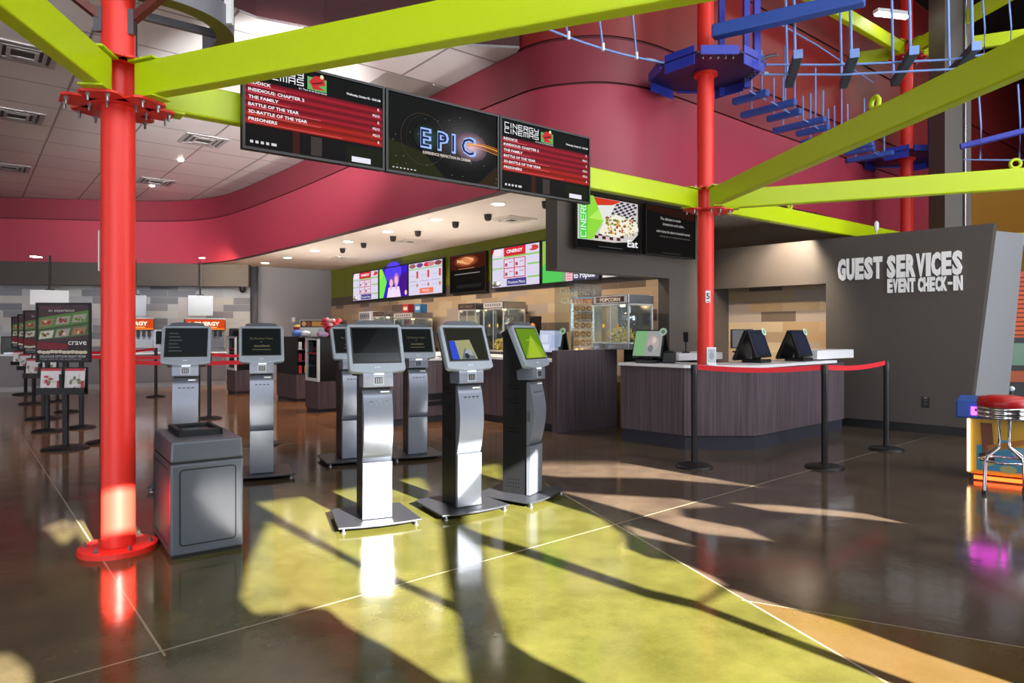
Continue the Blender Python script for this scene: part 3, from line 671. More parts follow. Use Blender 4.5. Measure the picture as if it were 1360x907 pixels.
# grey building pillar, ceiling light
gp = at(1261, 11.0)
struct(MB().box(-0.21, 0.21, -0.21, 0.21, 0, ZH, M_grey), 'trim_2', loc=(gp.x, gp.y, 0), rz=0)
tag(MB().tube([(gp.x + 0.1, gp.y - 0.235, 0), (gp.x + 0.1, gp.y - 0.235, ZH)], 0.02, M_stain).build('conduit'), 'thin metal conduit up the grey building pillar', 'conduit')
q = Vector(W3(1185, 22, 11.2))
t = thing('linear_lamp', 'lit linear lamp under the black ceiling above the distant red post', 'lamp', (q.x, q.y, q.z), 12)
MB().box(-0.32, 0.32, -0.06, 0.06, 0.03, 0.09, M_whitepl).build('housing', t)
MB().box(-0.3, 0.3, -0.05, 0.05, 0.0, 0.03, mat('lamp_white', (255, 255, 250), 0.5, 0, (255, 250, 240), 9)).build('diffuser', t)
MB().box(-0.01, 0.01, -0.01, 0.01, 0.09, ZH - q.z, M_black).build('stem', t)

# ------------------------------------------------------------------ screens
class Canvas:                                        # picture shapes on a screen: 0..1 across and up, stacked in thin layers in front of y0
    def __init__(s, mb, x0, z0, w, h, y0): s.mb, s.x0, s.z0, s.w, s.h, s.y, s.n = mb, x0, z0, w, h, y0, 0
    def yy(s): s.n += 1; return s.y - 0.00025 * s.n
    def X(s, a): return s.x0 + a * s.w
    def Z(s, b): return s.z0 + b * s.h
    def rect(s, a0, b0, a1, b1, m): s.mb.quad(s.X(a0), s.X(a1), s.Z(b0), s.Z(b1), m, s.yy())
    def poly(s, pts, m): s.mb.poly([(s.X(a), s.Z(b)) for a, b in pts], m, s.yy())
    def disc(s, a, b, ra, rb, m): s.mb.disc(s.X(a), s.Z(b), ra * s.w, rb * s.h, m, s.yy())
    def ring(s, a, b, r0, r1, m):
        y = s.yy(); n = 32; P = []
        for i in range(n):
            t = 2 * pi * i / n
            for r in (r0, r1): P.append((s.X(a) + r * s.h * cos(t), y, s.Z(b) + r * s.h * sin(t)))
        s.mb.add(P, [(2 * i, 2 * ((i + 1) % n), 2 * ((i + 1) % n) + 1, 2 * i + 1)[::-1] for i in range(n)], m)
    def text(s, st, a, b, h, m, w=None, align='l', bold=0.0): s.mb.text(st, s.X(a), s.Z(b), h * s.h, m, s.yy(), None if w is None else w * s.w, 0, bold, align)
    def stroke(s, st, a, b, w, h, m, t=0.16): s.mb.stroke(st, s.X(a), s.Z(b), w * s.w, h * s.h, m, s.yy(), t)
    def curve(s, pts, r, m):
        for (a, b), (c, d) in zip(pts, pts[1:]):
            p, q = Vector((s.X(a), s.Z(b))), Vector((s.X(c), s.Z(d))); n = (q - p).normalized(); n = Vector((-n.y, n.x)) * r * s.h
            s.mb.poly([tuple(p - n), tuple(q - n), tuple(q + n), tuple(p + n)], m, s.yy())

def tv(name, label, cat, loc, rz, w, h, pic, group=None, back=0.05, tilt=0.0, mount=None, bez=0.018):
    t = thing(name, label, cat, loc, rz, group)
    if tilt: t.rotation_euler = (rad(tilt), 0, rad(rz))
    MB().box(-w / 2, w / 2, 0, back, -h / 2, h / 2, M_black).build('housing', t, 0.006)
    mb = MB(); cv = Canvas(mb, -w / 2 + bez, -h / 2 + bez, w - 2 * bez, h - 2 * bez, -0.0006); cv.rect(0, 0, 1, 1, glow((5, 6, 6), 1.0)); pic(cv)
    mb.build('screen', t)
    fr = MB(); b = bez
    for a in ((-w / 2, w / 2, -h / 2, -h / 2 + b), (-w / 2, w / 2, h / 2 - b, h / 2), (-w / 2, -w / 2 + b, -h / 2 + b, h / 2 - b), (w / 2 - b, w / 2, -h / 2 + b, h / 2 - b)):
        fr.box(a[0], a[1], -0.012, 0, a[2], a[3], M_black)
    fr.build('bezel', t)
    if mount: mount(t)
    return t
WH = (235, 235, 240)
def marquee(cv):
    g = glow
    cv.rect(0, 0, 1, 0.27, g((16, 13, 13), 0.8)); cv.rect(0.32, 0.0, 0.37, 0.26, g((60, 24, 20), .8)); cv.rect(0.45, 0.02, 0.53, 0.24, g((64, 56, 54), .8)); cv.rect(0.72, 0, 1, 0.22, g((22, 28, 8), .8))
    y = 0.75
    for i in range(6):
        h = 0.082
        for k, c in enumerate(((96, 10, 24), (128, 16, 32), (150, 22, 40), (118, 12, 28))): cv.rect(0.0, y - h * (k + 1) / 4, 1, y - h * k / 4, g(c if i < 4 else (c[0] + 14, c[1] + 10, c[2] - 14), 1.0))
        y -= h
    w = g(WH, 1.0)
    ttl = ['RIDDICK', 'INSIDIOUS: CHAPTER 2', 'THE FAMILY', 'BATTLE OF THE YEAR', '3D-BATTLE OF THE YEAR', 'PRISONERS']; wid = [.15, .38, .2, .34, .4, .19]; rt = ['R', 'PG13', 'R', 'PG13', 'PG13', 'R']
    for i in range(6):
        b = 0.75 - 0.082 * i - 0.045; cv.text(ttl[i], 0.02, b, 0.034, w, wid[i], bold=0.02); cv.text(rt[i], 0.975, b, 0.03, w, align='r', bold=0.02)
        cv.rect(0.02, b - 0.022, 0.02 + (0.25, .3, .28, .5, .5, .66)[i], b - 0.014, g((196, 90, 90), 1.0))
    cv.stroke('CINERGY', 0.03, 0.888, 0.36, 0.062, w, .17); cv.stroke('CINEMAS', 0.03, 0.803, 0.36, 0.062, w, .17)
    cv.poly([(.42, .78), (.56, .78), (.56, .93), (.42, .93)], g((90, 170, 90), 1)); cv.poly([(.43, .87), (.47, .95), (.54, .96), (.55, .86), (.5, .84), (.55, .80), (.46, .79), (.45, .83)], g((190, 40, 44), 1))
    cv.poly([(.45, .86), (.53, .90), (.53, .88), (.46, .845)], g((90, 20, 20), 1)); cv.disc(.525, .955, .013, .025, g((210, 220, 170), 1))
    cv.text('It\'s Time to be Entertained', 0.36, 0.755, 0.022, w, 0.2); cv.text('Wednesday, October 02 - 10:00 AM', 0.98, 0.82, 0.026, w, 0.27, align='r', bold=0.02)
    for k in range(5): cv.rect(0.03 + 0.035 * k, 0.045, 0.05 + 0.035 * k + (0.015 if k == 4 else 0), 0.075, g((200, 200, 205), 1))
    cv.rect(0.75, 0.02, 0.9, 0.085, glow((220, 218, 230), 1))
def epic(cv):
    g = glow
    for k in range(9): cv.disc(.68, .55, .34 - .034 * k, .42 - .042 * k, g((16 + 9 * k, 15 + 9 * k, 15 + 9 * k), .8))
    for k in range(8): cv.disc(.74, .5, .16 - .019 * k, .2 - .024 * k, g((90 + 18 * k, 70 + 17 * k, 80 + 18 * k), .9))
    cv.poly([(0, 0), (.5, 0), (.3, .3), (0, .4)], g((34, 36, 8), .8)); cv.poly([(.8, .0), (1, 0), (1, .3)], g((44, 30, 8), .8))
    for k in range(7): cv.disc(.34, .5, .13 - .017 * k, .18 - .022 * k, g((18 + 4 * k, 26 + 8 * k, 16 + 10 * k), .8))
    cv.ring(.3, .47, .335, .34, g((80, 66, 50), .8)); cv.ring(.33, .48, .31, .314, g((50, 48, 40), .8))
    for k, c in enumerate(((200, 110, 30), (240, 170, 60), (180, 90, 30), (230, 150, 60))):
        cv.curve([(.7 + i * .05, .53 - .02 * k + .03 * sin(i * .5 + .3 * k)) for i in range(7)], .004 + .003 * (k == 1), g(c, 1))
    for ch, x in zip('EPIC', (.27, .42, .55, .64)): cv.text(ch, x, .37, .24, g((150, 180, 250), 1), bold=.045)
    for ch, x in zip('EPIC', (.273, .423, .553, .643)): cv.text(ch, x, .378, .225, g((20, 26, 60), 1), bold=.0)
    cv.text('EXPERIENCE PERFECTION IN CINEMA', .29, .28, .035, g((210, 200, 190), 1), .44, bold=.02)
    for i in range(26): cv.disc(random.random(), random.random() * .9, .002, .003, g((220, 220, 210), 1))
    for k in range(7): cv.rect(.03 + .03 * k, .03, .045 + .03 * k, .045, g((190, 190, 190), 1))
nB = hd(90)                                          # beam C faces this way (towards the viewer)
base = N1 + nB * 0.16
def hang(t):
    for x in (-0.3, 0.3): MB().box(x - 0.03, x + 0.03, 0.05, 0.078, -0.22, 0.28, M_blackm).build('mount_rail', t)
zt0, zt1 = 2.672, 3.335
for (a, b), lb, pic in (((321.5, 510), 'hanging showtimes screen nearest the left red post, largest of the three', marquee), ((512, 662), 'middle hanging screen reading EPIC over a glowing planet', epic), ((663.5, 783), 'hanging showtimes screen farthest right, smallest of the three', marquee)):
    d = hd(0); ta, tb = tline(base, d, a), tline(base, d, b); c = base + d * ((ta + tb) / 2)
    tv('hanging_screen', lb, 'screen', (c.x, c.y, (zt0 + zt1) / 2), 90 - math.degrees(a0), tb - ta, zt1 - zt0, pic, 'showtime screens on the lime beam', mount=hang)

def menu(kind):
    def f(cv):
        g = glow; wh = g((206, 200, 222), 1.0); gr = g((130, 190, 90), 1); rd = g((196, 34, 48), 1)
        cv.rect(0, 0, 1, 1, wh)
        if kind == 'centre':
            cv.rect(.26, .78, .72, 1, rd); cv.text('CINERGY', .32, .86, .08, g(WH, 1), .34, bold=.03); cv.rect(0, .88, .04, 1, rd); cv.disc(.12, .9, .1, .09, g((232, 214, 224), 1)); cv.disc(.88, .9, .1, .07, g((200, 60, 60), 1)); cv.disc(.8, .92, .05, .05, wh)
            cv.rect(.26, .74, 1, .78, gr); cv.rect(.0, .73, .24, .76, gr); cv.rect(.0, .47, .24, .5, gr); cv.rect(.76, .5, 1, .54, gr); cv.rect(.76, .18, 1, .22, gr)
            cv.rect(.26, .22, .72, .72, rd)
            for i in range(2):
                for j in range(2): cv.rect(.275 + .225 * i, .24 + .24 * j, .48 + .225 * i, .46 + .24 * j, wh); cv.rect(.29 + .225 * i, .28 + .24 * j, .34 + .225 * i, .36 + .24 * j, g((150, 70, 80), 1)); cv.rect(.37 + .225 * i, .37 + .24 * j, .46 + .225 * i, .385 + .24 * j, rd)
            cv.rect(.33, .02, .74, .2, g((70, 64, 130), 1)); cv.text('Premium Menu', .36, .07, .07, g(WH, 1), .35); cv.disc(.1, .06, .1, .05, g((100, 90, 84), 1)); cv.disc(.14, .1, .05, .05, g((230, 226, 222), 1)); cv.rect(.04, .1, .1, .16, g((120, 150, 80), 1))
        elif kind == 'people':
            cv.rect(0, 0, 1, 1, g((52, 22, 190), 1)); cv.disc(.5, .85, .3, .35, g((80, 60, 230), 1)); cv.disc(.88, .4, .16, .4, g((66, 16, 130), 1)); cv.poly([(0, 0), (.14, 0), (.28, .55), (.1, 1), (0, 1)], g((110, 220, 80), 1)); cv.poly([(0, .6), (.15, .8), (.1, 1), (0, 1)], g((150, 220, 60), 1))
            for x, s, hr in ((.44, 1.0, (130, 70, 160)), (.62, 1.15, (170, 110, 170))):
                cv.disc(x, .5 * s, .09, .2 * s, g(hr, 1)); cv.poly([(x - .16, 0), (x + .16, 0), (x + .1, .34), (x - .1, .34)], g((228, 206, 236), 1)); cv.disc(x, .48 * s, .06, .13 * s, g((226, 178, 196), 1)); cv.rect(x - .03, .25, x + .03, .4, g((220, 170, 190), 1))
            cv.disc(.95, .12, .04, .08, g((240, 190, 200), 1))
        elif kind == 'grid':
            for x, c in ((.12, (150, 90, 90)), (.34, (110, 60, 120)), (.56, (210, 40, 60)), (.68, (190, 120, 130)), (.88, (130, 60, 60))): cv.disc(x, .92, .1, .07, g(c, 1))
            cv.rect(0, .8, 1, .83, gr); cv.rect(.34, .04, .74, .2, g((230, 110, 80), 1)); cv.text('MEALS', .42, .09, .07, g(WH, 1), .2)
            for i in range(3):
                cv.rect(.33 * i + .02, .42, .33 * i + .28, .435, g((150, 140, 170), 1)); cv.rect(.24 + .33 * i, .52, .3 + .33 * i, .74, g((200, 70, 60), 1)); cv.rect(.05 + .33 * i, .6, .2 + .33 * i, .61, g((150, 140, 170), 1)); cv.rect(.05 + .33 * i, .3, .2 + .33 * i, .31, g((150, 140, 170), 1)); cv.disc(.27 + .33 * i, .3, .03, .06, g((190, 120, 100), 1))
        elif kind == 'green':
            cv.rect(0, 0, 1, 1, g((110, 160, 110), 1)); cv.poly([(0, 0), (.34, 0), (.42, .5), (.28, 1), (0, 1)], g((80, 190, 84), 1)); cv.poly([(0, .4), (.2, .7), (.28, 1), (0, 1)], g((140, 180, 80), 1)); cv.rect(.44, 0, 1, 1, g((226, 196, 206), 1))
            for k in range(5): cv.rect(.45, .03 + .06 * k, .54, .06 + .06 * k, g((220, 110, 130), 1))
            cv.rect(.56, 0, 1, .24, g((70, 66, 96), 1)); cv.text('to Popular', .58, .05, .13, g(WH, 1), .38, bold=.02)
        else:
            cv.rect(0, 0, 1, .3, g((206, 202, 200), 1)); cv.rect(.55, .02, .8, .1, g((200, 60, 60), 1)); cv.rect(.1, .05, .4, .09, g((150, 140, 140), 1))
    return f
MZ0, MZ1 = 2.262, 3.085
for a, b, kd, lb in ((472, 507, 'centre', 'small red and white menu screen at the far left end of the menu wall'), (507, 546, 'people', 'menu screen showing two people on violet'), (546, 593, 'grid', 'menu screen with a grid of meals beside the black poster screen'), (657, 723, 'centre', 'large red and white menu screen right of the black poster screen'), (723.5, 802, 'green', 'menu screen with green left edge, cut off by the grey bulkhead'), (803, 868, 'plain', 'pale menu screen glimpsed over the popcorn machine')):
    pa, _ = menu_xy(a, 0.08); pb, _ = menu_xy(b, 0.08); c = (pa + pb) / 2
    tv('menu_screen', lb, 'screen', (c.x, c.y, (MZ0 + MZ1) / 2), rzB, (pb - pa).length - 0.01, MZ1 - MZ0, menu(kd), 'menu screens above the concession', bez=0.03)
def noodle(cv):
    g = glow
    cv.rect(0, .62, 1, 1, g((60, 14, 6), .9))
    for k in range(5): cv.disc(.46, .83, .36 - .05 * k, .16 - .02 * k, g((90 + 26 * k, 36 + 18 * k, 16 + 12 * k), 1))
    for k in range(5): cv.curve([(.2 + i * .06, .8 + .06 * sin(i * .9 + k) + .02 * k) for i in range(9)], .006, g((240, 190, 130), 1))
    cv.rect(.14, .48, .86, .5, g((160, 150, 150), .8)); cv.rect(.2, .1, .9, .2, g((30, 30, 30), .8)); cv.rect(.26, .62, .7, .64, g((190, 120, 80), .8))
pa, _ = menu_xy(602, 0.08); pb, _ = menu_xy(650, 0.08); c = (pa + pb) / 2
tv('poster_screen', 'black poster screen with glowing orange food between the menu screens', 'screen', (c.x, c.y, 2.66), rzB, (pb - pa).length, 0.83, noodle, bez=0.02)

def eat(cv):
    g = glow
    cv.rect(0, 0, 1, 1, g((14, 14, 14), 1)); cv.rect(.0, .16, 1, 1, g((196, 190, 186), 1))
    for i in range(14):
        for j in range(10):
            if (i + j) % 2 == 0: cv.poly([(.5 + .05 * i - .02 * j, .98 - .045 * j), (.55 + .05 * i - .02 * j, .985 - .045 * j), (.53 + .05 * i - .02 * j, .94 - .045 * j), (.48 + .05 * i - .02 * j, .935 - .045 * j)], g((44, 40, 72), 1)) if .5 + .05 * i - .02 * j < .95 and .48 + .05 * i - .02 * j > .3 else None
    cv.poly([(.25, .99), (.7, .99), (.5, .86), (.3, .84)], g((200, 54, 34), 1)); cv.poly([(.3, .84), (.6, .9), (.45, .5), (.35, .5)], g((214, 216, 210), 1))
    for i in range(8):
        for j in range(2):
            if (i + j) % 2 == 0: cv.rect(.26 + .06 * i, .2 + .06 * j, .32 + .06 * i, .26 + .06 * j, g((70, 24, 40), 1))
    cv.poly([(.32, .3), (.6, .26), (1, .45), (.96, .62), (.6, .72), (.42, .56)], g((226, 222, 206), 1))
    r = random.Random(3)
    for i in range(90):
        x, y = r.uniform(.4, .9), r.uniform(.33, .64); cv.disc(x, y, .018, .022, g(r.choice([(170, 90, 40), (120, 140, 50), (200, 160, 80), (140, 60, 40), (96, 110, 40), (230, 220, 190)]), 1))
    cv.curve([(.58, .36), (.86, .72)], .012, g((236, 226, 206), 1)); cv.curve([(.62, .3), (.97, .5)], .012, g((236, 226, 206), 1))
    cv.poly([(0, .16), (.2, .16), (.38, .55), (.22, 1), (0, 1)], g((84, 196, 70), 1)); cv.poly([(.12, .16), (.2, .16), (.38, .55), (.22, 1), (.14, 1)], g((136, 206, 60), 1)); cv.poly([(.38, .55), (.3, .76), (.14, .56)], g((170, 224, 90), 1))
    y = cv.yy()                                      # lettering running up the green edge
    o = cv.mb.M.copy(); cv.mb.M = o @ Matrix.Translation((cv.X(.10), 0, cv.Z(.2))) @ Matrix.Rotation(rad(-90), 4, 'Y'); cv.mb.stroke('CINERGY', 0, 0, .78 * cv.h, .075 * cv.w, g(WH, 1), y, .12); cv.mb.M = o
    cv.rect(.0, .0, 1, .15, g((14, 14, 14), 1)); cv.poly([(.55, .15), (1, .15), (1, .42), (.85, .2)], g((14, 14, 14), 1)); cv.text('Eat', .78, .1, .14, g(WH, 1), .18, bold=.02); cv.rect(.3, .04, .7, .05, g((90, 90, 90), 1))
def quote(cv):
    g = glow((190, 190, 186), .9); cv.rect(0, 0, 1, 1, glow((15, 13, 13), 1)); cv.poly([(0, .9), (1, .8), (1, 1), (0, 1)], glow((44, 20, 16), .8))
    cv.text('The ultimate in movie', .28, .74, .06, g, .42); cv.text('immersion and color...', .33, .63, .06, g, .46); cv.text('with 4 times the detail of standard movies!', .2, .47, .055, g, .7); cv.text('coming soon to a large screen near you', .26, .38, .035, glow((120, 118, 114), .8), .64); cv.rect(.3, .04, .7, .05, glow((70, 70, 60), .8))
def wmount(t): MB().box(-0.25, 0.25, 0.05, 0.13, -0.2, 0.2, M_blackm).build('wall_bracket', t)
nS = Vector((0.629, -0.777)) * 0.13
for (a, b, lb, pic, z0, z1) in ((765, 848, 'bulkhead screen showing noodles and the word Eat', eat, 2.48, 3.2), (857, 923, 'dark bulkhead screen with white sentences left of the counter post', quote, 2.50, 3.22)):
    o0 = W0 + nS; ta, tb = tline(o0, V, a), tline(o0, V, b); c = o0 + V * ((ta + tb) / 2)
    tv('wall_screen', lb, 'screen', (c.x, c.y, (z0 + z1) / 2), RV, tb - ta, z1 - z0, pic, 'screens on the grey bulkhead', mount=wmount, tilt=0)

# ------------------------------------------------------------------ self-service kiosks
def kiosk(cx, cy, yaw, label, pic):
    t = thing('ticket_kiosk', label, 'kiosk', (cx, cy, 0), yaw, 'self-service ticket kiosks')
    MB().prism([(-0.3, -0.25), (-0.15, -0.275), (0.0, -0.285), (0.15, -0.275), (0.3, -0.25), (0.27, 0.27), (0.17, 0.31), (-0.17, 0.31), (-0.27, 0.27)], 0.03, 0.045, M_plate).build('base_plate', t, 0.004)
    for x, y in ((-0.26, -0.235), (0.26, -0.235), (-0.23, 0.25), (0.23, 0.25)):
        MB().lathe([(0.017, 0), (0.017, 0.012), (0.01, 0.012), (0.01, 0.03)], M_steel, 10, (x, y, 0)).build('levelling_foot', t)
    # black steel pedestal: side profile in (y,z)
    MB().xprism([(-0.105, 0.045), (0.13, 0.045), (0.13, 1.40), (0.07, 1.435), (-0.02, 1.30), (-0.09, 1.10), (-0.105, 1.0)], -0.098, 0.098, M_blackm).build('pedestal', t, 0.004)
    for sx in (-1, 1):
        mb = MB()
        for z in (0.1, 0.13, 0.16, 0.56, 0.59, 0.80, 0.83, 0.92, 0.95):
            for k in range(5): mb.box(sx * 0.0984 - .0004, sx * 0.0984 + .0004, -0.03 + 0.026 * k, -0.018 + 0.026 * k, z, z + 0.007, M_screenoff)
        mb.build('vent_slots', t)
    # silver front: flat lower panel, bowed door above
    MB().xprism([(-0.105, 0.05), (-0.105, 0.455), (-0.14, 0.455), (-0.135, 0.05)], -0.106, 0.106, M_silver).build('lower_panel', t, 0.003)
    pr = [(-0.105, 0.46), (-0.105, 0.985)] + [(-0.12 - 0.055 * sin(pi * (1 - k / 9) * 0.92 + 0.08), 0.985 - 0.525 * k / 9) for k in range(10)]
    door = MB().xprism(pr, -0.106, 0.106, M_silver, True).build('door', t)
    mb = MB()
    for k in range(4): mb.box(-0.06 + 0.036 * k, -0.038 + 0.036 * k, -0.157, -0.1535 + .01, 0.895, 0.902, M_black); mb.box(-0.05 + 0.036 * k, -0.047 + 0.036 * k, -0.160, -0.15, 0.85, 0.895, M_silver2)
    mb.box(-0.075, 0.075, -0.161, -0.15, 0.785, 0.788, M_plate)
    mb.build('ticket_slots', door)
    MB().box(-0.1075, -0.1015, -0.14, -0.115, 0.66, 0.75, M_steel).build('latch', door)
    MB().box(0.02, 0.085, -0.1485, -0.135, 0.962, 0.972, M_whitepl).build('sticker', door, label='small white label')
    # reader housing
    rd = MB().xprism([(-0.165, 1.005), (-0.165, 1.085), (-0.145, 1.135), (0.0, 1.135), (-0.02, 1.0)], -0.108, 0.108, M_silver).build('reader_housing', t, 0.004)
    mb = MB().box(-0.04, 0.04, -0.171, -0.164, 1.02, 1.085, M_silver2).box(-0.028, 0.028, -0.174, -0.17, 1.03, 1.075, M_black)
    for k in range(3): mb.box(-0.02 + 0.016 * k, -0.012 + 0.016 * k, -0.177, -0.173, 1.034, 1.07, M_steel)
    mb.build('card_reader', rd)
    MB().box(-0.03, 0.04, -0.1655, -0.16, 1.092, 1.102, mat('lamp_strip', (240, 240, 240), 0.5, 0, (240, 240, 240), 1.2)).build('indicator_strip', rd)
    # tilted monitor head
    T = Matrix.Translation((0, -0.165, 1.12)) @ Matrix.Rotation(rad(-24), 4, 'X')
    def hm():
        m = MB(); m.M = T; return m
    hd_ = hm().yprism([(-0.205, 0.012), (-0.185, 0.0), (-0.06, -0.014), (0.06, -0.014), (0.185, 0.0), (0.205, 0.012), (0.205, 0.345), (0.19, 0.372), (-0.19, 0.372), (-0.205, 0.345)], 0, 0.05, M_silver2).build('monitor', t, 0.009, 3)
    hm().yprism([(-0.16, 0.02), (0.16, 0.02), (0.16, 0.36), (-0.16, 0.36)], 0.05, 0.14, M_blackm).build('monitor_back', hd_)
    hm().yprism([(-0.15, 0.372), (0.15, 0.372), (0.135, 0.398), (0.07, 0.406), (-0.07, 0.406), (-0.135, 0.398)], 0.006, 0.06, mat('kiosk_cap_grey', (84, 88, 96), 0.4)).build('cap', hd_)
    m = hm(); m.yprism([(-0.178, 0.06), (0.178, 0.06), (0.178, 0.345), (-0.178, 0.345)], -0.003, 0.0, M_black); m.build('bezel', hd_)
    m = hm(); cv = Canvas(m, -0.168, 0.07, 0.336, 0.265, -0.0034); cv.rect(0, 0, 1, 1, M_screenoff); pic(cv); m.build('screen', hd_)
    m = hm()
    for k in range(3): m.box(-0.02 + 0.014 * k, -0.013 + 0.014 * k, -0.003, 0.004, 0.024, 0.031, M_whitepl)
    m.build('indicator', hd_)
    return t
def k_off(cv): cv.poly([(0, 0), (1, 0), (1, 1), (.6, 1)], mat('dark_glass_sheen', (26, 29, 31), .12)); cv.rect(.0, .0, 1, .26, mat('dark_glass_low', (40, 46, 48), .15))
def k_msg(cv):
    g = glow((120, 112, 84), .8); cv.rect(0, 0, 1, 1, glow((20, 24, 24), 1)); cv.text('The Purchase Ticket', .18, .6, .07, g, .62); cv.text('of', .46, .47, .06, g); cv.text('motion', .3, .3, .09, g, .42, bold=.02); cv.rect(.25, .18, .75, .2, g)
def k_list(cv):
    cv.rect(0, 0, 1, 1, glow((28, 32, 34), 1))
    for k in range(6): cv.rect(.08, .82 - .13 * k, .3 + .05 * (k % 3), .85 - .13 * k, glow((84, 88, 90), .8))
def k_pic(cv):
    cv.rect(0, 0, 1, 1, glow((34, 36, 26), 1)); cv.poly([(.05, .02), (.05, .6), (.6, .64), (.72, .02)], glow((150, 150, 110), 1)); cv.poly([(.05, .02), (.05, .6), (.2, .6), (.25, .02)], glow((44, 70, 190), 1))
    cv.poly([(.3, .02), (.68, .02), (.6, .3), (.42, .36)], glow((96, 104, 112), 1)); cv.poly([(.4, .2), (.62, .12), (.6, .3), (.46, .34)], glow((150, 156, 164), 1)); cv.disc(.45, .12, .06, .09, glow((40, 44, 50), 1))
def k_green(cv): cv.rect(0, 0, 1, 1, glow((128, 158, 34), 1)); cv.poly([(0, .0), (.62, .78), (1, .2), (1, 1), (0, 1)], glow((94, 132, 24), 1)); cv.poly([(.1, 0), (.62, .78), (.84, 0)], glow((150, 176, 44), 1)); cv.rect(.3, .6, .6, .62, glow((170, 190, 90), 1))
def kc(px_fl, Yfl, yaw): pass
def place(fl, yaw):                                  # plate's front-left corner region on the floor -> centre of the plate
    a = rad(yaw); fd, sd = Vector((cos(a), sin(a))), Vector((-sin(a), cos(a))); return Vector(fl) + fd * 0.29 + sd * 0.29
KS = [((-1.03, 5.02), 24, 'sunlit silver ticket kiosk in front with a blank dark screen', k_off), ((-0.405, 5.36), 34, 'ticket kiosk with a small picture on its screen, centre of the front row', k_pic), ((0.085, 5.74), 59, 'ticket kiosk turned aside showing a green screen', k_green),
      ((-1.78, 7.35), 30, 'ticket kiosk half hidden behind the sunlit front kiosk, left side', k_msg), ((-1.1, 7.62), 24, 'ticket kiosk standing behind, between the blank and the picture-screen kiosks', k_msg),
      ((-2.99, 6.22), 20, 'ticket kiosk behind the graphite litter bin', k_list), ((-2.45, 6.6), 22, 'ticket kiosk just right of the litter bin with text on screen', k_msg)]
for (x, y), yaw, lb, pic in KS: kiosk(x, y, yaw, lb, pic)

# ------------------------------------------------------------------ litter bin
t = thing('litter_bin', 'graphite grey square litter bin beside the left red post', 'bin', (-1.895, 4.27, 0), 33, None)
t.location = (-2.09, 4.13, 0); t.rotation_euler.z = rad(36)
bw, bd, bh = 0.43, 0.66, 0.73
MB().box(0.012, bw - 0.012, 0.012, bd - 0.012, 0, 0.03, M_bing).build('plinth', t)
MB().box(0, bw, 0, bd, 0.02, 0.585, M_bin).build('body', t, 0.014, 3)
MB().box(0.006, bw - 0.006, 0.006, bd - 0.006, 0.583, 0.597, M_bing).build('gasket', t)
lid = MB().hexa([(0, 0, 0.595), (bw, 0, 0.595), (bw, bd, 0.595), (0, bd, 0.595), (0.006, 0.006, 0.722), (bw - 0.006, 0.006, 0.722), (bw - 0.006, bd - 0.006, 0.728), (0.006, bd - 0.006, 0.728)], M_bin).build('lid', t, 0.014, 3)
mb = MB(); x0, x1, y0, y1 = 0.08, bw - 0.08, 0.2, bd - 0.08
for a in ((x0, x1, y0, y0 + 0.03), (x0, x1, y1 - 0.03, y1), (x0, x0 + 0.03, y0, y1), (x1 - 0.03, x1, y0, y1)): mb.box(a[0], a[1], a[2], a[3], 0.72, 0.765, M_bing)
mb.build('opening_rim', lid, 0.006)
MB().box(x0 + .03, x1 - .03, y0 + .03, y1 - .03, 0.72, 0.748, M_screenoff).build('flap', lid)
def inset(mb, u0, u1, z0, z1, r, w, front=True):
    P = []
    for cx_, cz_, s in ((u1 - r, z1 - r, 0), (u0 + r, z1 - r, 90), (u0 + r, z0 + r, 180), (u1 - r, z0 + r, 270)):
        for k in range(4): a = rad(s + 30 * k); P.append((cx_, cz_, cos(a), sin(a)))
    vs = []
    for cx_, cz_, c, s_ in P:
        for rr in (r - w, r):
            a, b = cx_ + rr * c, cz_ + rr * s_; vs.append((a, -0.002, b) if front else (-0.002, a, b))
    n = len(P); mb.add(vs, [(2 * i, 2 * i + 1, 2 * ((i + 1) % n) + 1, 2 * ((i + 1) % n))[::(-1 if front else 1)] for i in range(n)], M_bing)
mb = MB(); inset(mb, 0.05, bw - 0.045, 0.075, 0.55, 0.025, 0.008); mb.build('front_panel_seam', t)
mb = MB(); inset(mb, 0.06, bd - 0.06, 0.075, 0.55, 0.02, 0.008, False); mb.build('side_panel_seam', t)

# ------------------------------------------------------------------ belt barrier posts
def barrier(P, label, group, rz=0, h=1.06, belt_to=None, bz=1.035):
    t = thing('barrier_post', label, 'barrier', (P[0], P[1], 0), 0, group)
    MB().lathe([(0.19, 0), (0.19, 0.012), (0.17, 0.026), (0.06, 0.04), (0.036, 0.05)], M_blackm, 32).build('base', t)
    MB().lathe([(0.031, 0.04), (0.031, h - 0.1)], M_blackm, 20).build('pole', t)
    MB().lathe([(0.036, h - 0.1), (0.036, h - 0.01), (0.03, h)], M_black, 20).build('cassette', t)
    if belt_to is not None:
        d = Vector((belt_to[0] - P[0], belt_to[1] - P[1])); L = d.length; d.normalize(); n = 10; vs = []
        for i in range(n + 1):
            s = 0.036 + (L - 0.072) * i / n; q = d * s; z = bz - 0.03 * sin(pi * i / n)
            vs += [(q.x, q.y, z - 0.026), (q.x, q.y, z + 0.026)]
        o = MB().add(vs, [(2 * i, 2 * i + 2, 2 * i + 3, 2 * i + 1) for i in range(n)], M_belt).build('belt', t, label='red belt')
        s = o.modifiers.new('thickness', 'SOLIDIFY'); s.thickness = 0.003; s.offset = 0
    return t
b1, b2, b3 = F(922, 620), F(1095, 621), F(1177, 597)
barrier(b1, 'black barrier post in front of the left corner of the guest counter', 'barrier posts at the guest counter', belt_to=b2)
barrier(b2, 'black barrier post in front of the right face of the guest counter', 'barrier posts at the guest counter', belt_to=b3)
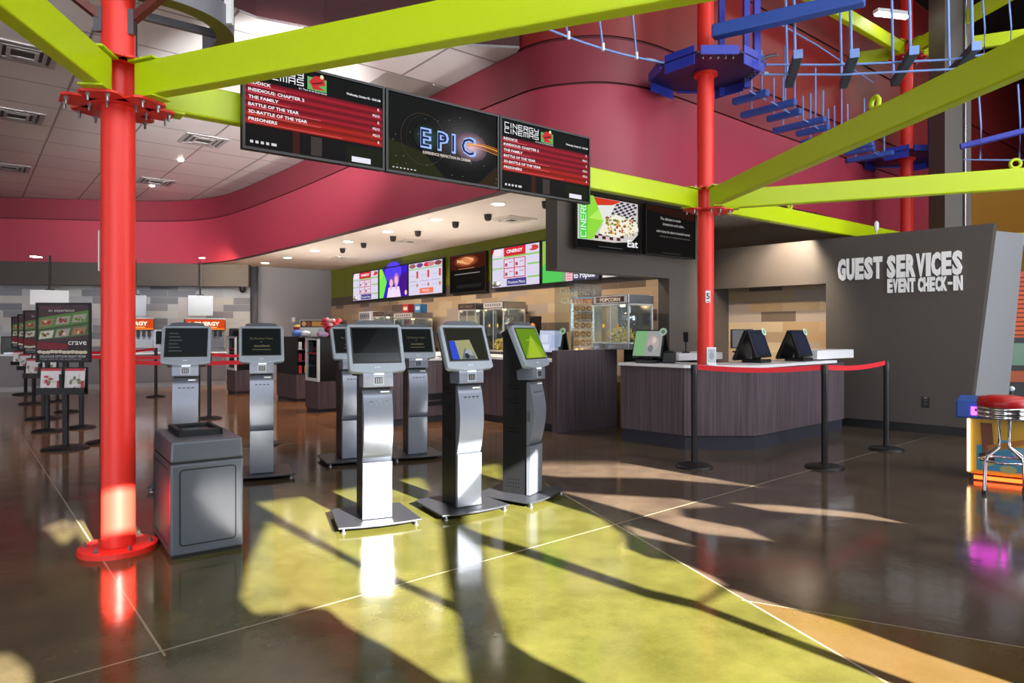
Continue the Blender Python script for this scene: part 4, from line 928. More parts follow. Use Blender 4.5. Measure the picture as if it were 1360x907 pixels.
barrier(b3, 'black barrier post before the grey guest services wall', 'barrier posts at the guest counter')
GQ = 'barrier posts of the left queue'
q1, q2, q3, q4, q5, q6, q7 = F(136, 588), F(63, 573), F(108, 568), F(89, 547), F(76, 533), F(207, 527), F(278, 556)
q8 = F(352, 590)
barrier(q1, 'queue barrier post partly hidden by the left red post', GQ, belt_to=q8)
barrier(q2, 'queue barrier post just left of the nearest poster stand', GQ)
barrier(q3, 'queue barrier post just right of the nearest poster stand', GQ, belt_to=q7)
barrier(q4, 'queue barrier post in the middle of the poster stand row', GQ, belt_to=q6)
barrier(q5, 'queue barrier post farthest back among the poster stands', GQ)
barrier(q6, 'queue barrier post in front of the drinks counter, right of the red post', GQ)
barrier(q7, 'queue barrier post between two kiosks behind the litter bin', GQ, belt_to=at(345, 11.5))
barrier(q8, 'queue barrier post hidden behind the kiosk right of the litter bin', GQ)

# ------------------------------------------------------------------ poster stands
def posterpic(cv):
    f = flat
    cv.rect(0, 0, 1, 1, f((44, 40, 46))); cv.poly([(0, .3), (1, .38), (1, 1), (0, 1)], f((70, 50, 56))); cv.poly([(0, .55), (1, .68), (1, .9), (0, .76)], f((86, 130, 64))); cv.poly([(0, .36), (1, .46), (1, .66), (0, .53)], f((78, 112, 70)))
    r = random.Random(5)
    for row, (b, db) in enumerate(((.66, .13), (.45, .1))):
        for k in range(3):
            x = .17 + .32 * k; y = b + db * (x - .1) * 1.0; cv.poly([(x - .15, y - .075), (x + .11, y - .05), (x + .15, y + .085), (x - .11, y + .06)], f(r.choice([(170, 156, 150), (206, 200, 190), (150, 120, 96)])))
            for q in range(7): cv.disc(x + r.uniform(-.07, .07), y + r.uniform(-.03, .03), .03, .025, f(r.choice([(190, 120, 60), (150, 60, 50), (90, 130, 60), (220, 200, 170), (110, 70, 50)])))
    cv.poly([(.0, .2), (.6, .2), (.6, .3), (0, .34)], f((120, 30, 44)))
    cv.text('an experience', .22, .87, .055, f((206, 196, 196)), .5); cv.text('the movies you', .06, .93, .035, f((150, 70, 84)), .4); cv.text('crave', .6, .28, .1, f((236, 232, 230)), .36, bold=.01)
    for q in range(12): cv.disc(.05 + .08 * q, .15 + r.uniform(-.01, .01), .05, .03, f((206, 196, 176)))
    cv.text('DELICIOUS OPTIONS RIGHT FROM', .06, .055, .04, f((186, 184, 190)), .88, bold=.02); cv.text('YOUR SEAT IN THE AUDITORIUM', .06, .01, .03, f((160, 158, 166)), .8)
def magpic(k):
    def f(cv):
        r = random.Random(k); cv.rect(0, 0, 1, 1, flat((226, 222, 224)))
        for q in range(14): cv.disc(r.uniform(.15, .8), r.uniform(.12, .7), r.uniform(.06, .16), r.uniform(.05, .1), flat(r.choice([(206, 198, 196), (150, 146, 150), (190, 70, 74), (120, 130, 96), (216, 206, 190)])))
        cv.rect(.0, .9, 1, 1, flat((196, 60, 72))); cv.rect(.84, .0, 1, .5, flat((190, 50, 66)))
    return f
def poster_stand(P, yaw, label, near=False):
    t = thing('poster_stand', label, 'sign stand', (P[0], P[1], 0), yaw, 'poster stands beside the queue')
    MB().lathe([(0.25, 0), (0.25, 0.014), (0.2, 0.03), (0.03, 0.04)], M_blackm, 32).build('base', t)
    MB().box(-0.03, 0.03, -0.02, 0.02, 0.03, 1.72, M_blackm).build('pole', t, 0.004)
    w, z0, z1 = 0.64, 1.04, 1.75
    MB().box(-w / 2, w / 2, -0.035, -0.0205, z0, z1, M_blackm).build('backing', t)
    mb = MB(); cv = Canvas(mb, -w / 2 + .02, z0 + .02, w - .04, z1 - z0 - .04, -0.0356); posterpic(cv); mb.build('poster', t)
    mb = MB(); b = 0.022
    for a in ((-w / 2, w / 2, z0, z0 + b), (-w / 2, w / 2, z1 - b, z1), (-w / 2, -w / 2 + b, z0, z1), (w / 2 - b, w / 2, z0, z1)): mb.box(a[0], a[1], -0.048, -0.034, a[2], a[3], M_blackm)
    mb.build('frame', t)
    mb = MB(); mb.box(-0.28, 0.28, -0.1, -0.02, 0.66, 0.675, M_blackm).box(-0.28, 0.28, -0.105, -0.097, 0.66, 0.74, M_blackm).box(-0.28, 0.28, -0.032, -0.022, 0.66, 0.98, M_blackm).box(-0.015, 0.015, -0.1, -0.03, 0.675, 0.9, M_blackm)
    mb.build('brochure_tray', t)
    a = rad(yaw)
    for k, x in enumerate((-0.14, 0.14)):
        p = Vector(P) + Vector((cos(a), sin(a))) * x + Vector((sin(a), -cos(a))) * 0.07
        m = MB(); m.box(-0.115, 0.115, 0, 0.012, 0, 0.29, M_whitepl); cv = Canvas(m, -0.115, 0, 0.23, 0.29, -0.0005); magpic(3 + k + int(P[1] * 7))(cv)
        o = m.build('brochure', None); o.location = (p.x, p.y, 0.677); o.rotation_euler = (rad(-5), 0, a)
        tag(o, '%s brochure in the tray of the %s' % (('left', 'right')[k], label.split(' with ')[0].replace('black ', '')), 'brochure', 'brochures in the poster stands')
s0 = Vector((-5.35, 8.12)); 
poster_stand(at(87, 8.1), 2, 'nearest poster stand with food pictures and the word crave')
poster_stand(at(58, 10.9), -6, 'second poster stand from the front with its edge showing')
poster_stand(at(45, 13.2), -8, 'third poster stand from the front with only a strip showing')
poster_stand(at(34, 15.2), -8, 'farthest poster stand with its poster mostly covered')

# ------------------------------------------------------------------ guest services counter (three faces)
OP = [Vector(p) for p in ((1.395, 8.69), (2.05, 8.02), (2.89, 8.0), (4.72, 9.60))]
def offset(path, d):
    out = []
    for i, p in enumerate(path):
        a = (path[i] - path[i - 1]).normalized() if i > 0 else (path[1] - path[0]).normalized()
        b = (path[i + 1] - path[i]).normalized() if i < len(path) - 1 else a
        na, nb = Vector((-a.y, a.x)), Vector((-b.y, b.x)); m = (na + nb).normalized(); out.append(p + m * (d / max(0.3, m.dot(na))))
    return out
def band(d0, d1): return [tuple(p) for p in offset(OP, d0)] + [tuple(p) for p in offset(OP, d1)[::-1]]
t = thing('guest_counter', 'plum-brown three-sided guest services counter with white top around the red post', 'counter', (2.5, 8.4, 0))
off = Matrix.Translation((-2.5, -8.4, 0))
def gmb(): m = MB(); m.M = off; return m
gmb().prism(band(0.03, 0.55), 0, 0.175, M_toe).build('toe_kick', t)
for i in range(3):                                   # each laminate face its own panel
    o0, o1 = offset(OP, 0.0), offset(OP, 0.03)
    gmb().prism([tuple(o0[i]), tuple(o0[i + 1]), tuple(o1[i + 1]), tuple(o1[i])], 0.17, 0.972, M_wood).build('front_panel', t)
gmb().prism(band(0.03, 0.6), 0.17, 0.972, M_wood).build('carcass', t)
top_o = [Vector(p) for p in OP]; top_o[3] = OP[2] + (OP[3] - OP[2]) * 0.86
save = OP; OP = top_o
gmb().prism(band(-0.05, 0.62), 0.974, 1.01, M_white).build('worktop', t, 0.004); OP = save
# raised white ledge at the right, along the wall
pL, pR = F(1082, 478, 1.03), None
c0 = Vector((3.55, 9.55)); t2 = thing('transaction_ledge', 'raised white ledge box at the right end of the guest counter', 'ledge', (4.6, 9.5, 0), RV)
MB().box(-0.62, 0.45, 0.0, 0.42, 1.03, 1.15, M_white).build('ledge', t2, 0.003); MB().box(-0.6, 0.2, 0.1, 0.32, 1.0105, 1.03, M_toe).build('riser', t2)
t2 = thing('back_desk', 'white work desk behind the guest counter, left of the tile wall', 'desk', (2.75, 9.75, 0), RV)
MB().box(-0.55, 0.5, 0, 0.5, 1.0, 1.1, M_white).build('desktop', t2, 0.003); MB().box(-0.5, 0.45, 0.05, 0.45, 0, 1.0, M_toe).build('carcass', t2)

def pos(P, z, yaw, label, pic, cat='terminal', s=1.22):
    t = thing('till_terminal', label, cat, (P[0], P[1], z), yaw, 'till terminals on the counters'); t.scale = (s,) * 3
    MB().box(-0.11, 0.11, 0.0, 0.22, 0, 0.035, M_black).box(-0.045, 0.045, 0.08, 0.14, 0.035, 0.17, M_black).build('base', t, 0.006)
    T = Matrix.Translation((0, 0.02, 0.06)) @ Matrix.Rotation(rad(-20), 4, 'X')
    m = MB(); m.M = T; m.box(-0.16, 0.16, 0.0, 0.03, 0.0, 0.30, M_black); m.build('front_display', t, 0.005)
    m = MB(); m.M = T; cv = Canvas(m, -0.148, 0.014, 0.296, 0.272, -0.001); pic(cv); m.build('screen', t)
    T2 = Matrix.Translation((0, 0.30, 0.03)) @ Matrix.Rotation(rad(24), 4, 'X')
    m = MB(); m.M = T2; m.box(-0.17, 0.17, -0.035, 0.0, 0.0, 0.34, M_black); m.build('staff_display', t, 0.006)
    m = MB(); m.M = T; vs = []; n = 14
    for i in range(n):
        a = 2 * pi * i / n
        for r in (0.022, 0.042): vs.append((0.15 + r * cos(a), -0.008, 0.275 + r * sin(a)))
    m.add(vs, [(2 * i, 2 * i + 1, 2 * ((i + 1) % n) + 1, 2 * ((i + 1) % n)) for i in range(n)], mat('pale_green_ring', (196, 226, 206), 0.4)); m.disc(0.15, 0.275, 0.021, 0.021, mat('green_ring_centre', (110, 160, 120), .4), -0.007); m.build('card_reader_ring', t)
    return t
def p_lit(cv): cv.rect(0, 0, 1, 1, glow((150, 152, 150), .9)); cv.poly([(0, 0), (.4, 0), (.45, 1), (0, 1)], glow((120, 168, 118), .9)); cv.disc(.68, .5, .2, .32, glow((176, 160, 158), .9)); cv.disc(.72, .62, .08, .12, glow((206, 190, 180), .9)); cv.disc(.62, .3, .1, .14, glow((110, 118, 120), .9))
def p_blue(cv): cv.rect(0, 0, 1, 1, glow((38, 42, 60), .8)); cv.rect(.1, .1, .9, .9, glow((44, 48, 68), .8))
def p_white(cv): cv.rect(0, 0, 1, 1, glow((176, 184, 210), 1)); cv.rect(.1, .45, .4, .8, glow((196, 202, 220), 1)); cv.rect(.15, .1, .5, .35, glow((206, 210, 226), 1)); cv.rect(.55, .2, .9, .8, glow((164, 172, 204), 1))
pos(at(857, 8.42), 1.012, -33, 'till terminal with a lit picture on the left arm of the guest counter', p_lit)
pos(at(1018, 8.55), 1.012, 42, 'larger dark till terminal on the guest counter right of the red post', p_blue)
pos(at(1074, 9.0), 1.012, 42, 'dark till terminal farther right beside the white ledge', p_blue)
t = thing('flat_monitor', 'flat grey-lit monitor behind the large dark till terminal', 'monitor', (at(985, 9.35)[0], at(985, 9.35)[1], 1.1), 10)
t.location = (at(985, 9.9)[0], at(985, 9.9)[1], 1.102)
MB().box(-.1, .1, -.06, .08, 0, .02, M_black).box(-.02, .02, -.0, .03, .02, .12, M_black).build('stand', t); MB().box(-.17, .17, -.02, .01, .06, .34, M_black).build('housing', t); m = MB(); m.quad(-.155, .155, .075, .325, glow((112, 110, 112), .8), -.0205); m.build('screen', t)
q = at(889, 8.55)
t = thing('receipt_printer', 'squat black receipt printer beside the lit till terminal', 'printer', (q.x, q.y, 1.011), -20); MB().box(-.08, .08, -.1, .1, 0, .14, M_black).build('body', t, .012); MB().box(-.05, .05, -.06, .05, .14, .15, M_screenoff).build('lid', t)
q = at(904, 8.8)
t = thing('card_terminal', 'black card terminal on a short arm left of the red post', 'card reader', (q.x + 0.3, q.y + 0.9, 1.1), -20)
MB().box(-.05, .05, -.05, .05, 0, .02, M_black).tube([(0, 0, .02), (0, 0, .16)], .012, M_black).build('stand', t); MB().bar((0, 0.02, .16), (0, -.02, .30), .07, .03, M_black).build('keypad', t)
q = at(944, 8.02)
t = thing('leaflet_holder', 'clear acrylic leaflet holder at the foot of the red post on the counter', 'holder', (q.x + 0.0, q.y - 0.03, 1.011), 8)
MB().box(-.06, .06, -.03, .04, 0, .012, M_whitepl).box(-.058, .058, 0.0, .006, .012, .21, M_whitepl).build('holder', t); m = MB(); m.quad(-.05, .05, .03, .19, flat((190, 196, 204)), -.001); m.disc(0, .11, .03, .045, flat((150, 160, 172)), -.0014); m.text('MENU', 0, .16, .015, flat((60, 60, 64)), -.0014, align='c'); m.build('leaflet', t)

# ------------------------------------------------------------------ concession counters
P0 = F(740, 575.6); P1 = P0 + V * 1.22
t = thing('concession_counter', 'long plum-brown concession counter with a tall end panel and white top', 'counter', (P0.x, P0.y, 0), RU)
# local x runs towards the viewer's right (-U), local y away (V)
MB().box(-0.11, 0.0, 0, 1.22, 0, 1.145, M_wood).build('end_panel', t, 0.003)
MB().box(-4.6, -0.11, 0.06, 0.7, 0, 0.11, M_toe).build('toe_kick', t)
MB().box(-4.6, -0.11, 0.03, 0.75, 0.11, 0.98, M_wood).build('carcass', t)
MB().box(-4.6, -0.11, 0.0, 0.78, 0.98, 1.02, M_white).build('worktop', t, 0.004)
q = at(727, 9.78)
pos((q.x, q.y), 1.021, -28, 'till terminal with a white screen beside the tall counter end panel', p_white)
# candy counter crossing in front, between the rear kiosks
cc = F(505, 568)
t = thing('queue_counter', 'plum-brown queue counter seen between the kiosks with a metal tray rail', 'counter', (cc.x, cc.y, 0), RV)
MB().box(0.02, 1.13, 0.05, 1.0, 0, 0.1, M_toe).build('toe_kick', t); MB().box(0, 1.15, 0, 1.05, 0.1, 0.96, M_wood).build('carcass', t, 0.003); MB().box(-0.02, 1.17, -0.02, 1.07, 0.96, 1.0, M_white).build('worktop', t, 0.004)
MB().box(0.55, 1.1, -0.008, 0.0, 0.26, 0.47, M_blackm).box(0.55, 1.1, -0.03, 0.0, 0.45, 0.475, M_stain).box(0.6, 1.05, -0.02, -0.008, 0.33, 0.35, M_stain).build('tray_rail', t)
# back counter along the menu wall
a0_, _ = menu_xy(470, 0.05); a1_, _ = menu_xy(796, 0.05); Lb = (a1_ - a0_).length
t = thing('back_counter', 'long back counter under the menu wall carrying the machines', 'counter', (a0_.x, a0_.y, 0), rzB)
MB().box(0, Lb, -0.62, 0, 0, 0.1, M_toe).build('toe_kick', t); MB().box(0, Lb, -0.66, 0, 0.1, 0.9, M_wood).build('carcass', t); MB().box(-0.02, Lb, -0.7, 0, 0.9, 0.94, M_stain).build('worktop', t)
def on_back(px, off=0.38): p, _ = menu_xy(px, off + 0.05); return p
ZBK = 0.941

M_alu = mat('bright_aluminium', (206, 206, 208), .35, .3)
def case(name, P, rz, w, d, h, label, inside, z=ZBK, head=None, base_h=0.1, head_h=0.12, warm=True, lam=0.0):
    t = thing(name, label, name.replace('_', ' '), (P[0], P[1], z), rz)
    f = 0.022
    MB().box(-w / 2, w / 2, -d / 2, d / 2, 0, base_h, M_stain).build('base', t, 0.004)
    mb = MB()
    for sx in (-1, 1):
        for sy in (-1, 1): mb.box(sx * (w / 2 - f / 2) - f / 2, sx * (w / 2 - f / 2) + f / 2, sy * (d / 2 - f / 2) - f / 2, sy * (d / 2 - f / 2) + f / 2, base_h, h - head_h, M_alu)
    mb.box(-.006, .006, -d / 2, -d / 2 + .008, base_h, h - head_h, M_alu)
    for zz in (base_h, h - head_h - .02):
        for sy in (-1, 1): mb.box(-w / 2, w / 2, sy * (d / 2 - f / 2) - f / 2, sy * (d / 2 - f / 2) + f / 2, zz, zz + .02, M_alu)
        for sx in (-1, 1): mb.box(sx * (w / 2 - f / 2) - f / 2, sx * (w / 2 - f / 2) + f / 2, -d / 2, d / 2, zz, zz + .02, M_alu)
    mb.build('frame', t)
    MB().box(-w / 2 + f, w / 2 - f, d / 2 - 0.012, d / 2 - 0.006, base_h, h - head_h, M_stain).build('back_panel', t)
    MB().box(-w / 2 + f, w / 2 - f, -d / 2 + 0.009, -d / 2 + 0.013, base_h, h - head_h, M_glass).build('front_glass', t)
    for sx in (-1, 1): MB().box(sx * (w / 2 - 0.012) - .002, sx * (w / 2 - 0.012) + .002, -d / 2 + f, d / 2 - f, base_h, h - head_h, M_glass).build('side_glass', t)
    hb = MB(); hb.box(-w / 2 - .008, w / 2 + .008, -d / 2 - .008, d / 2 + .008, h - head_h, h, M_stain); hd2 = hb.build('header', t, 0.006)
    if head: m = MB(); cv = Canvas(m, -w / 2 + .02, h - head_h + .012, w - .04, head_h - .024, -d / 2 - .0085); head(cv); m.build('sign', hd2)
    if warm: MB().lathe([(0.03, -0.03), (0.04, 0)], mat('heat_lamp', (255, 220, 160), .5, 0, (255, 214, 150), 14), 10, (0, 0, h - head_h - .002)).build('lamp', t)
    inside(t, w, d, h, base_h, head_h)
    return t
def pop_head(cv): cv.rect(0, 0, 1, 1, flat((196, 196, 200))); cv.rect(.08, .12, .92, .88, flat((92, 26, 30))); cv.text('POPCORN', .2, .26, .46, flat((230, 222, 210)), .6, bold=.04); cv.disc(.13, .5, .04, .25, flat((30, 24, 24))); cv.disc(.87, .5, .04, .25, flat((30, 24, 24)))
def kettle(t, w, d, h, b, hh, full=0.25):
    MB().lathe([(0.10, 0), (0.12, 0.05), (0.12, 0.15), (0.09, 0.17)], M_chrome, 20, (w * .16, 0.03, h - hh - 0.3)).tube([(w * .16, .03, h - hh - .13), (w * .16, .03, h - hh)], .012, M_chrome).build('kettle', t)
    mb = MB(); r = random.Random(9)
    for i in range(90): x, y = r.uniform(-w / 2 + .06, w / 2 - .06), r.uniform(-d / 2 + .06, d / 2 - .06); mb.blob((x, y, b + full * r.random() * (1 - abs(x) / w)), (.03, .03, .025), M_corn, 6, 4, .3, r)
    o = mb.build('popcorn', t); o['kind'] = 'stuff'
    for x in (-w * .2, w * .2): m = MB(); m.poly([(x, h - hh - .36), (x + .03, h - hh - .32), (x, h - hh - .28), (x - .03, h - hh - .32)], flat((230, 180, 40)), -d / 2 + .008); m.build('warning_sticker', t)
pc = (Vector((1.66, 9.6)) + Vector((1.64, 10.49))) / 2 + Vector((0.0, 0.02))
t = thing('machine_stand', 'dark cupboard with a stainless top under the large popcorn machine', 'cupboard', (pc.x, pc.y, 0), RU)
MB().box(0.03, 0.38, -0.01, 0.3, 0.08, 1.15, M_blackm).build('carcass', t, 0.004); MB().box(0.05, 0.36, 0.02, 0.28, 0, 0.08, M_toe).build('plinth', t); MB().box(-0.37, 0.37, -0.29, 0.29, 1.15, 1.17, M_stain).build('worktop', t, 0.003)
case('popcorn_machine', pc, RU, 0.70, 0.54, 0.77, 'large glass popcorn machine with red lettering beside the tall end panel', kettle, 1.171, pop_head, 0.06, 0.13, warm=True)
q = Vector((1.60, 10.5))
t = thing('cardboard_box', 'orange-brown cardboard box with a white label on the floor between the counters', 'box', (q.x, q.y, 0), RV); MB().box(-.2, .2, 0, .3, 0, .30, M_card).box(-.2, .2, 0, .3, .305, .62, M_card).build('carton', t); m = MB(); m.quad(-.06, .04, .42, .54, M_whitepl, -.001); m.quad(-.04, .02, .45, .46, M_black, -.0014); m.build('label', t)
# glass screen and pretzel rack on the end panel
t = thing('glass_screen', 'frosted clear glass screen with etched lettering above the tall end panel', 'glass screen', (P0.x, P0.y, 1.146), RU)
MB().box(-0.075, -0.065, 0.02, 0.95, 0.0, 0.95, glassm('etched_pane', (0.85, 0.9, 0.9, 1), 0.12)).build('pane', t)
m = MB(); m.M = Matrix.Translation((-0.064, 0, 0)) @ Matrix.Rotation(rad(90), 4, 'Z'); m.stroke('CINERGY', 0.12, 0.80, 0.68, 0.07, flat((176, 184, 180)), 0, .12); m.text('Classics', .12, .66, .08, flat((196, 200, 172)), 0, .6); m.build('etched_lettering', t)
for y in (0.1, 0.85): MB().box(-0.09, -0.05, y - .03, y + .03, 0, 0.05, M_chrome).build('clamp', t)
q = at(770, 10.2) + V * .12 + U * .05
t = thing('pretzel_rack', 'narrow rack of pretzels behind the glass screen', 'rack', (q.x, q.y, 1.021 - 0.02), -10)
t.location.z = 0.0
MB().box(-.17, .17, -.13, .13, 0, 1.0, M_blackm).build('pedestal', t)
mb = MB()
for x in (-.165, .165):
    for y in (-.12, .12): mb.box(x - .008, x + .008, y - .008, y + .008, 1.0, 1.9, M_chrome)
mb.box(-.17, .17, -.13, .13, 1.9, 1.93, M_stain); mb.build('frame', t); m = MB(); m.quad(-.15, .15, 1.83, 1.9, flat((220, 120, 70)), -.131); m.build('sign', t)
for k in range(6):
    z = 1.06 + .13 * k; MB().box(-.155, .155, -.115, .115, z, z + .008, M_stain).build('shelf', t)
    for j, x in enumerate((-.09, 0.0, .09)):
        m = MB(); vs = []; fs = []; n, kk = 12, 6
        for i in range(n):
            for jj in range(kk): a, b = 2 * pi * i / n, 2 * pi * jj / kk; vs.append(((.03 + .013 * cos(b)) * cos(a), .016 * sin(b) , .042 + (.03 + .013 * cos(b)) * sin(a))); fs.append((i * kk + jj, i * kk + (jj + 1) % kk, ((i + 1) % n) * kk + (jj + 1) % kk, ((i + 1) % n) * kk + jj))
        m.add(vs, fs, mat('baked_pretzel', (196, 136, 62), .5), True); o = m.build('pretzel'); a = rad(-10); o.location = (q.x + x * cos(a) + .08 * sin(a), q.y + x * sin(a) - .08 * cos(a), z + .0085); o.rotation_euler = (0, 0, a)
        tag(o, 'ring pretzel on the narrow rack behind the glass screen', 'pretzel', 'pretzels on the rack')
# warmers and machines on the back counter
def nacho(t, w, d, h, b, hh):
    r = random.Random(2); mb = MB()
    for i in range(70): mb.blob((r.uniform(-w / 2 + .08, w / 2 - .08), r.uniform(-d / 2 + .08, d / 2 - .1), b + .02 + .2 * r.random()), (.035, .03, .02), mat('snack_%d' % (i % 3), [(224, 190, 90), (206, 150, 60), (200, 70, 50)][i % 3], .7), 6, 4, .3, r)
    o = mb.build('snacks', t); o['kind'] = 'stuff'
    MB().box(-w / 2 + .03, w / 2 - .03, -d / 2 + .04, d / 2 - .03, b + .34, b + .345, M_stain).build('shelf', t)
def sil_head(cv):
    cv.rect(0, 0, 1, 1, flat((184, 182, 184)))
    for k in range(7): cv.rect(.1 + .12 * k, .25, .17 + .12 * k, .75, flat((90, 88, 92)))
def dark_head(cv): cv.rect(0, 0, 1, 1, flat((40, 34, 32))); cv.text('HOT SNACKS', .1, .25, .5, flat((150, 120, 100)), .8)
q = on_back(660, .42); case('snack_warmer', q, rzB, 0.62, 0.5, 1.02, 'brightly lit glass snack warmer full of bags, right of the picture-screen kiosk', nacho, ZBK, dark_head)
q = on_back(696, .42); case('popcorn_warmer', q, rzB, 0.66, 0.5, 1.02, 'glass popcorn warmer with a vented silver head behind the green-screen kiosk', kettle, ZBK, sil_head)
q = on_back(538, .42); case('bun_warmer', q, rzB, 0.62, 0.5, 0.96, 'dark glass food warmer behind the rear kiosks, left one of two', nacho, ZBK, dark_head)
q = on_back(572, .42); case('hotdog_warmer', q, rzB, 0.95, 0.5, 0.90, 'food warmer with a vented silver head above the rear kiosk', nacho, ZBK, sil_head)
q = on_back(519, .4)
t = thing('ice_machine', 'white and grey boxy machine with a vented front on the back counter', 'machine', (q.x, q.y, ZBK), rzB); MB().box(-.36, .36, -.28, .28, .02, .98, M_whitepl).build('body', t, .01); MB().box(-.36, .36, -.3, -.28, .02, .72, M_blackm).build('front', t); m = MB(); m.quad(-.3, .3, .78, .94, flat((150, 156, 168)), -.2805); [m.quad(-.26 + .12 * k, -.2 + .12 * k, .83, .9, flat((90, 94, 104)), -.281) for k in range(5)]; m.build('grille', t); MB().box(-.3, .3, -.26, .26, 0, .02, M_black).build('foot', t)
q = on_back(453, .5)
t = thing('coffee_urn', 'tall stainless coffee urn at the far left of the back counter', 'urn', ((a0_ + dB * .35).x, (a0_ + dB * .35).y, 0), rzB)
MB().box(-.4, .2, -.6, 0, 0, .94, M_blackm).build('stand', t); MB().lathe([(.2, .94), (.2, 1.0), (.17, 1.02), (.17, 1.62), (.19, 1.65), (.16, 1.74), (.03, 1.78)], M_stain, 24, (-.1, -.3, 0)).build('urn', t); MB().box(-.12, -.08, -.56, -.46, 1.08, 1.14, M_black).build('tap', t)
for k in range(3):
    q = on_back(716 + 7 * k, .4); o = MB().lathe([(.035, 0), (.045, .34), (.048, .35)], mat('clear_cup_stack', (150, 150, 152), .3), 14).build('cup_stack'); o.location = (q.x, q.y, ZBK); tag(o, 'tall stack of clear cups beside the popcorn warmer, %s of three' % ('left', 'middle', 'right')[k], 'cups', 'cup stacks on the back counter')
    q = on_back(714 + 8 * k, .55); t = thing('drink_dispenser', 'black drink dispenser in front of the cup stacks, %s of three' % ('left', 'middle', 'right')[k], 'dispenser', (q.x, q.y, ZBK), rzB); MB().box(-.05, .05, -.06, .06, 0, .32, M_black).build('body', t, .01); MB().box(-.02, .02, -.09, -.06, .12, .18, M_stain).build('nozzle', t)
q = on_back(733, .42)
t = thing('chip_rack', 'rack of yellow snack packets left of the glass screen', 'rack', (q.x, q.y, ZBK), rzB); mb = MB().box(-.16, .16, .08, .1, 0, .74, M_blackm)
for k in range(4): mb.box(-.16, .16, -.1, .08, .16 * k, .16 * k + .01, M_blackm)
mb.build('frame', t)
for k in range(4):
    for j in range(2):
        a = rad(rzB); x = -.075 + .15 * j; o = MB().blob((0, 0, .065), (.065, .03, .065), mat('packet_%d' % ((k + j) % 3), [(226, 176, 40), (206, 120, 40), (220, 196, 90)][(k + j) % 3], .4), 10, 6).build('snack_packet')
        o.location = (q.x + x * cos(a) + .03 * sin(a), q.y + x * sin(a) - .03 * cos(a), ZBK + .16 * k + .011); o.rotation_euler = (0, 0, a); tag(o, 'yellow or orange snack packet in the rack left of the glass screen', 'packet', 'snack packets in the rack')
# goods standing on the concession and queue counters
def goods(name, P, z, rz, label, cat, fn, group=None):
    mb = MB(); fn(mb); o = mb.build(name, None, loc=(P[0], P[1], z), rz=rz); return tag(o, label, cat, group)
def redcase(mb): mb.box(-.42, .42, -.14, .14, 0, .16, M_whitepl).box(-.4, .4, -.145, -.14, .02, .14, flat((190, 44, 60)))
q = on_back(492, .9)
def cups_sign(mb): mb.box(-.15, .15, -.02, .02, 0, .3, M_whitepl); cv = Canvas(mb, -.14, .01, .28, .28, -.0205); cv.rect(0, 0, 1, 1, flat((226, 226, 228))); cv.poly([(.3, .1), (.7, .1), (.8, .75), (.2, .75)], flat((200, 40, 44))); cv.disc(.5, .78, .3, .12, flat((236, 226, 190)))
cw = lambda x, y: Vector((cc.x, cc.y)) + V * x + U * y
goods('counter_sign', cw(.75, .15), 1.001, 20, 'small upright sign with a red cup on the queue counter', 'sign', cups_sign)
goods('counter_sign', cw(.35, .2), 1.001, 20, 'small upright dark sign on the queue counter, left of the red cup sign', 'sign', lambda mb: (mb.box(-.12, .12, -.02, .02, 0, .26, M_whitepl), mb.quad(-.1, .1, .03, .23, flat((60, 50, 56)), -.0205)))
hq = on_back(572, .42)
goods('candy_box', hq + Vector((-.1, .0)), ZBK + .901, rzB, 'red box of sweets lying on top of the silver-headed food warmer', 'box', lambda mb: (mb.box(-.14, .14, -.08, .08, 0, .2, flat((170, 36, 44))), mb.quad(-.1, .1, .06, .14, flat((214, 190, 180)), -.0805)))
goods('candy_box', hq + Vector((.22, -.28)), ZBK + .901, rzB, 'blue box of sweets on the food warmer beside the red box', 'box', lambda mb: (mb.box(-.15, .15, -.08, .08, 0, .19, flat((60, 130, 190))), mb.quad(-.1, .1, .06, .14, flat((190, 210, 226)), -.0805)))
t = thing('candy_tray', 'long white tray heaped with red wrapped sweets behind the front kiosk', 'tray', (cw(.1, .62)[0], cw(.1, .62)[1], 1.001), RV)
MB().box(-.35, .35, -.14, .14, 0, .03, M_whitepl).box(-.35, .35, -.14, -.12, .03, .2, M_whitepl).box(-.35, .35, .12, .14, .03, .22, M_whitepl).build('tray', t)
mb = MB(); r = random.Random(4)
for i in range(80): mb.blob((r.uniform(-.3, .3), r.uniform(-.1, .1), .06 + .16 * r.random()), (.035, .03, .025), (flat((196, 40, 60)), flat((226, 200, 206)), flat((170, 30, 50)))[i % 3], 6, 4, .3, r)
mb.build('sweets', t, kind='stuff')

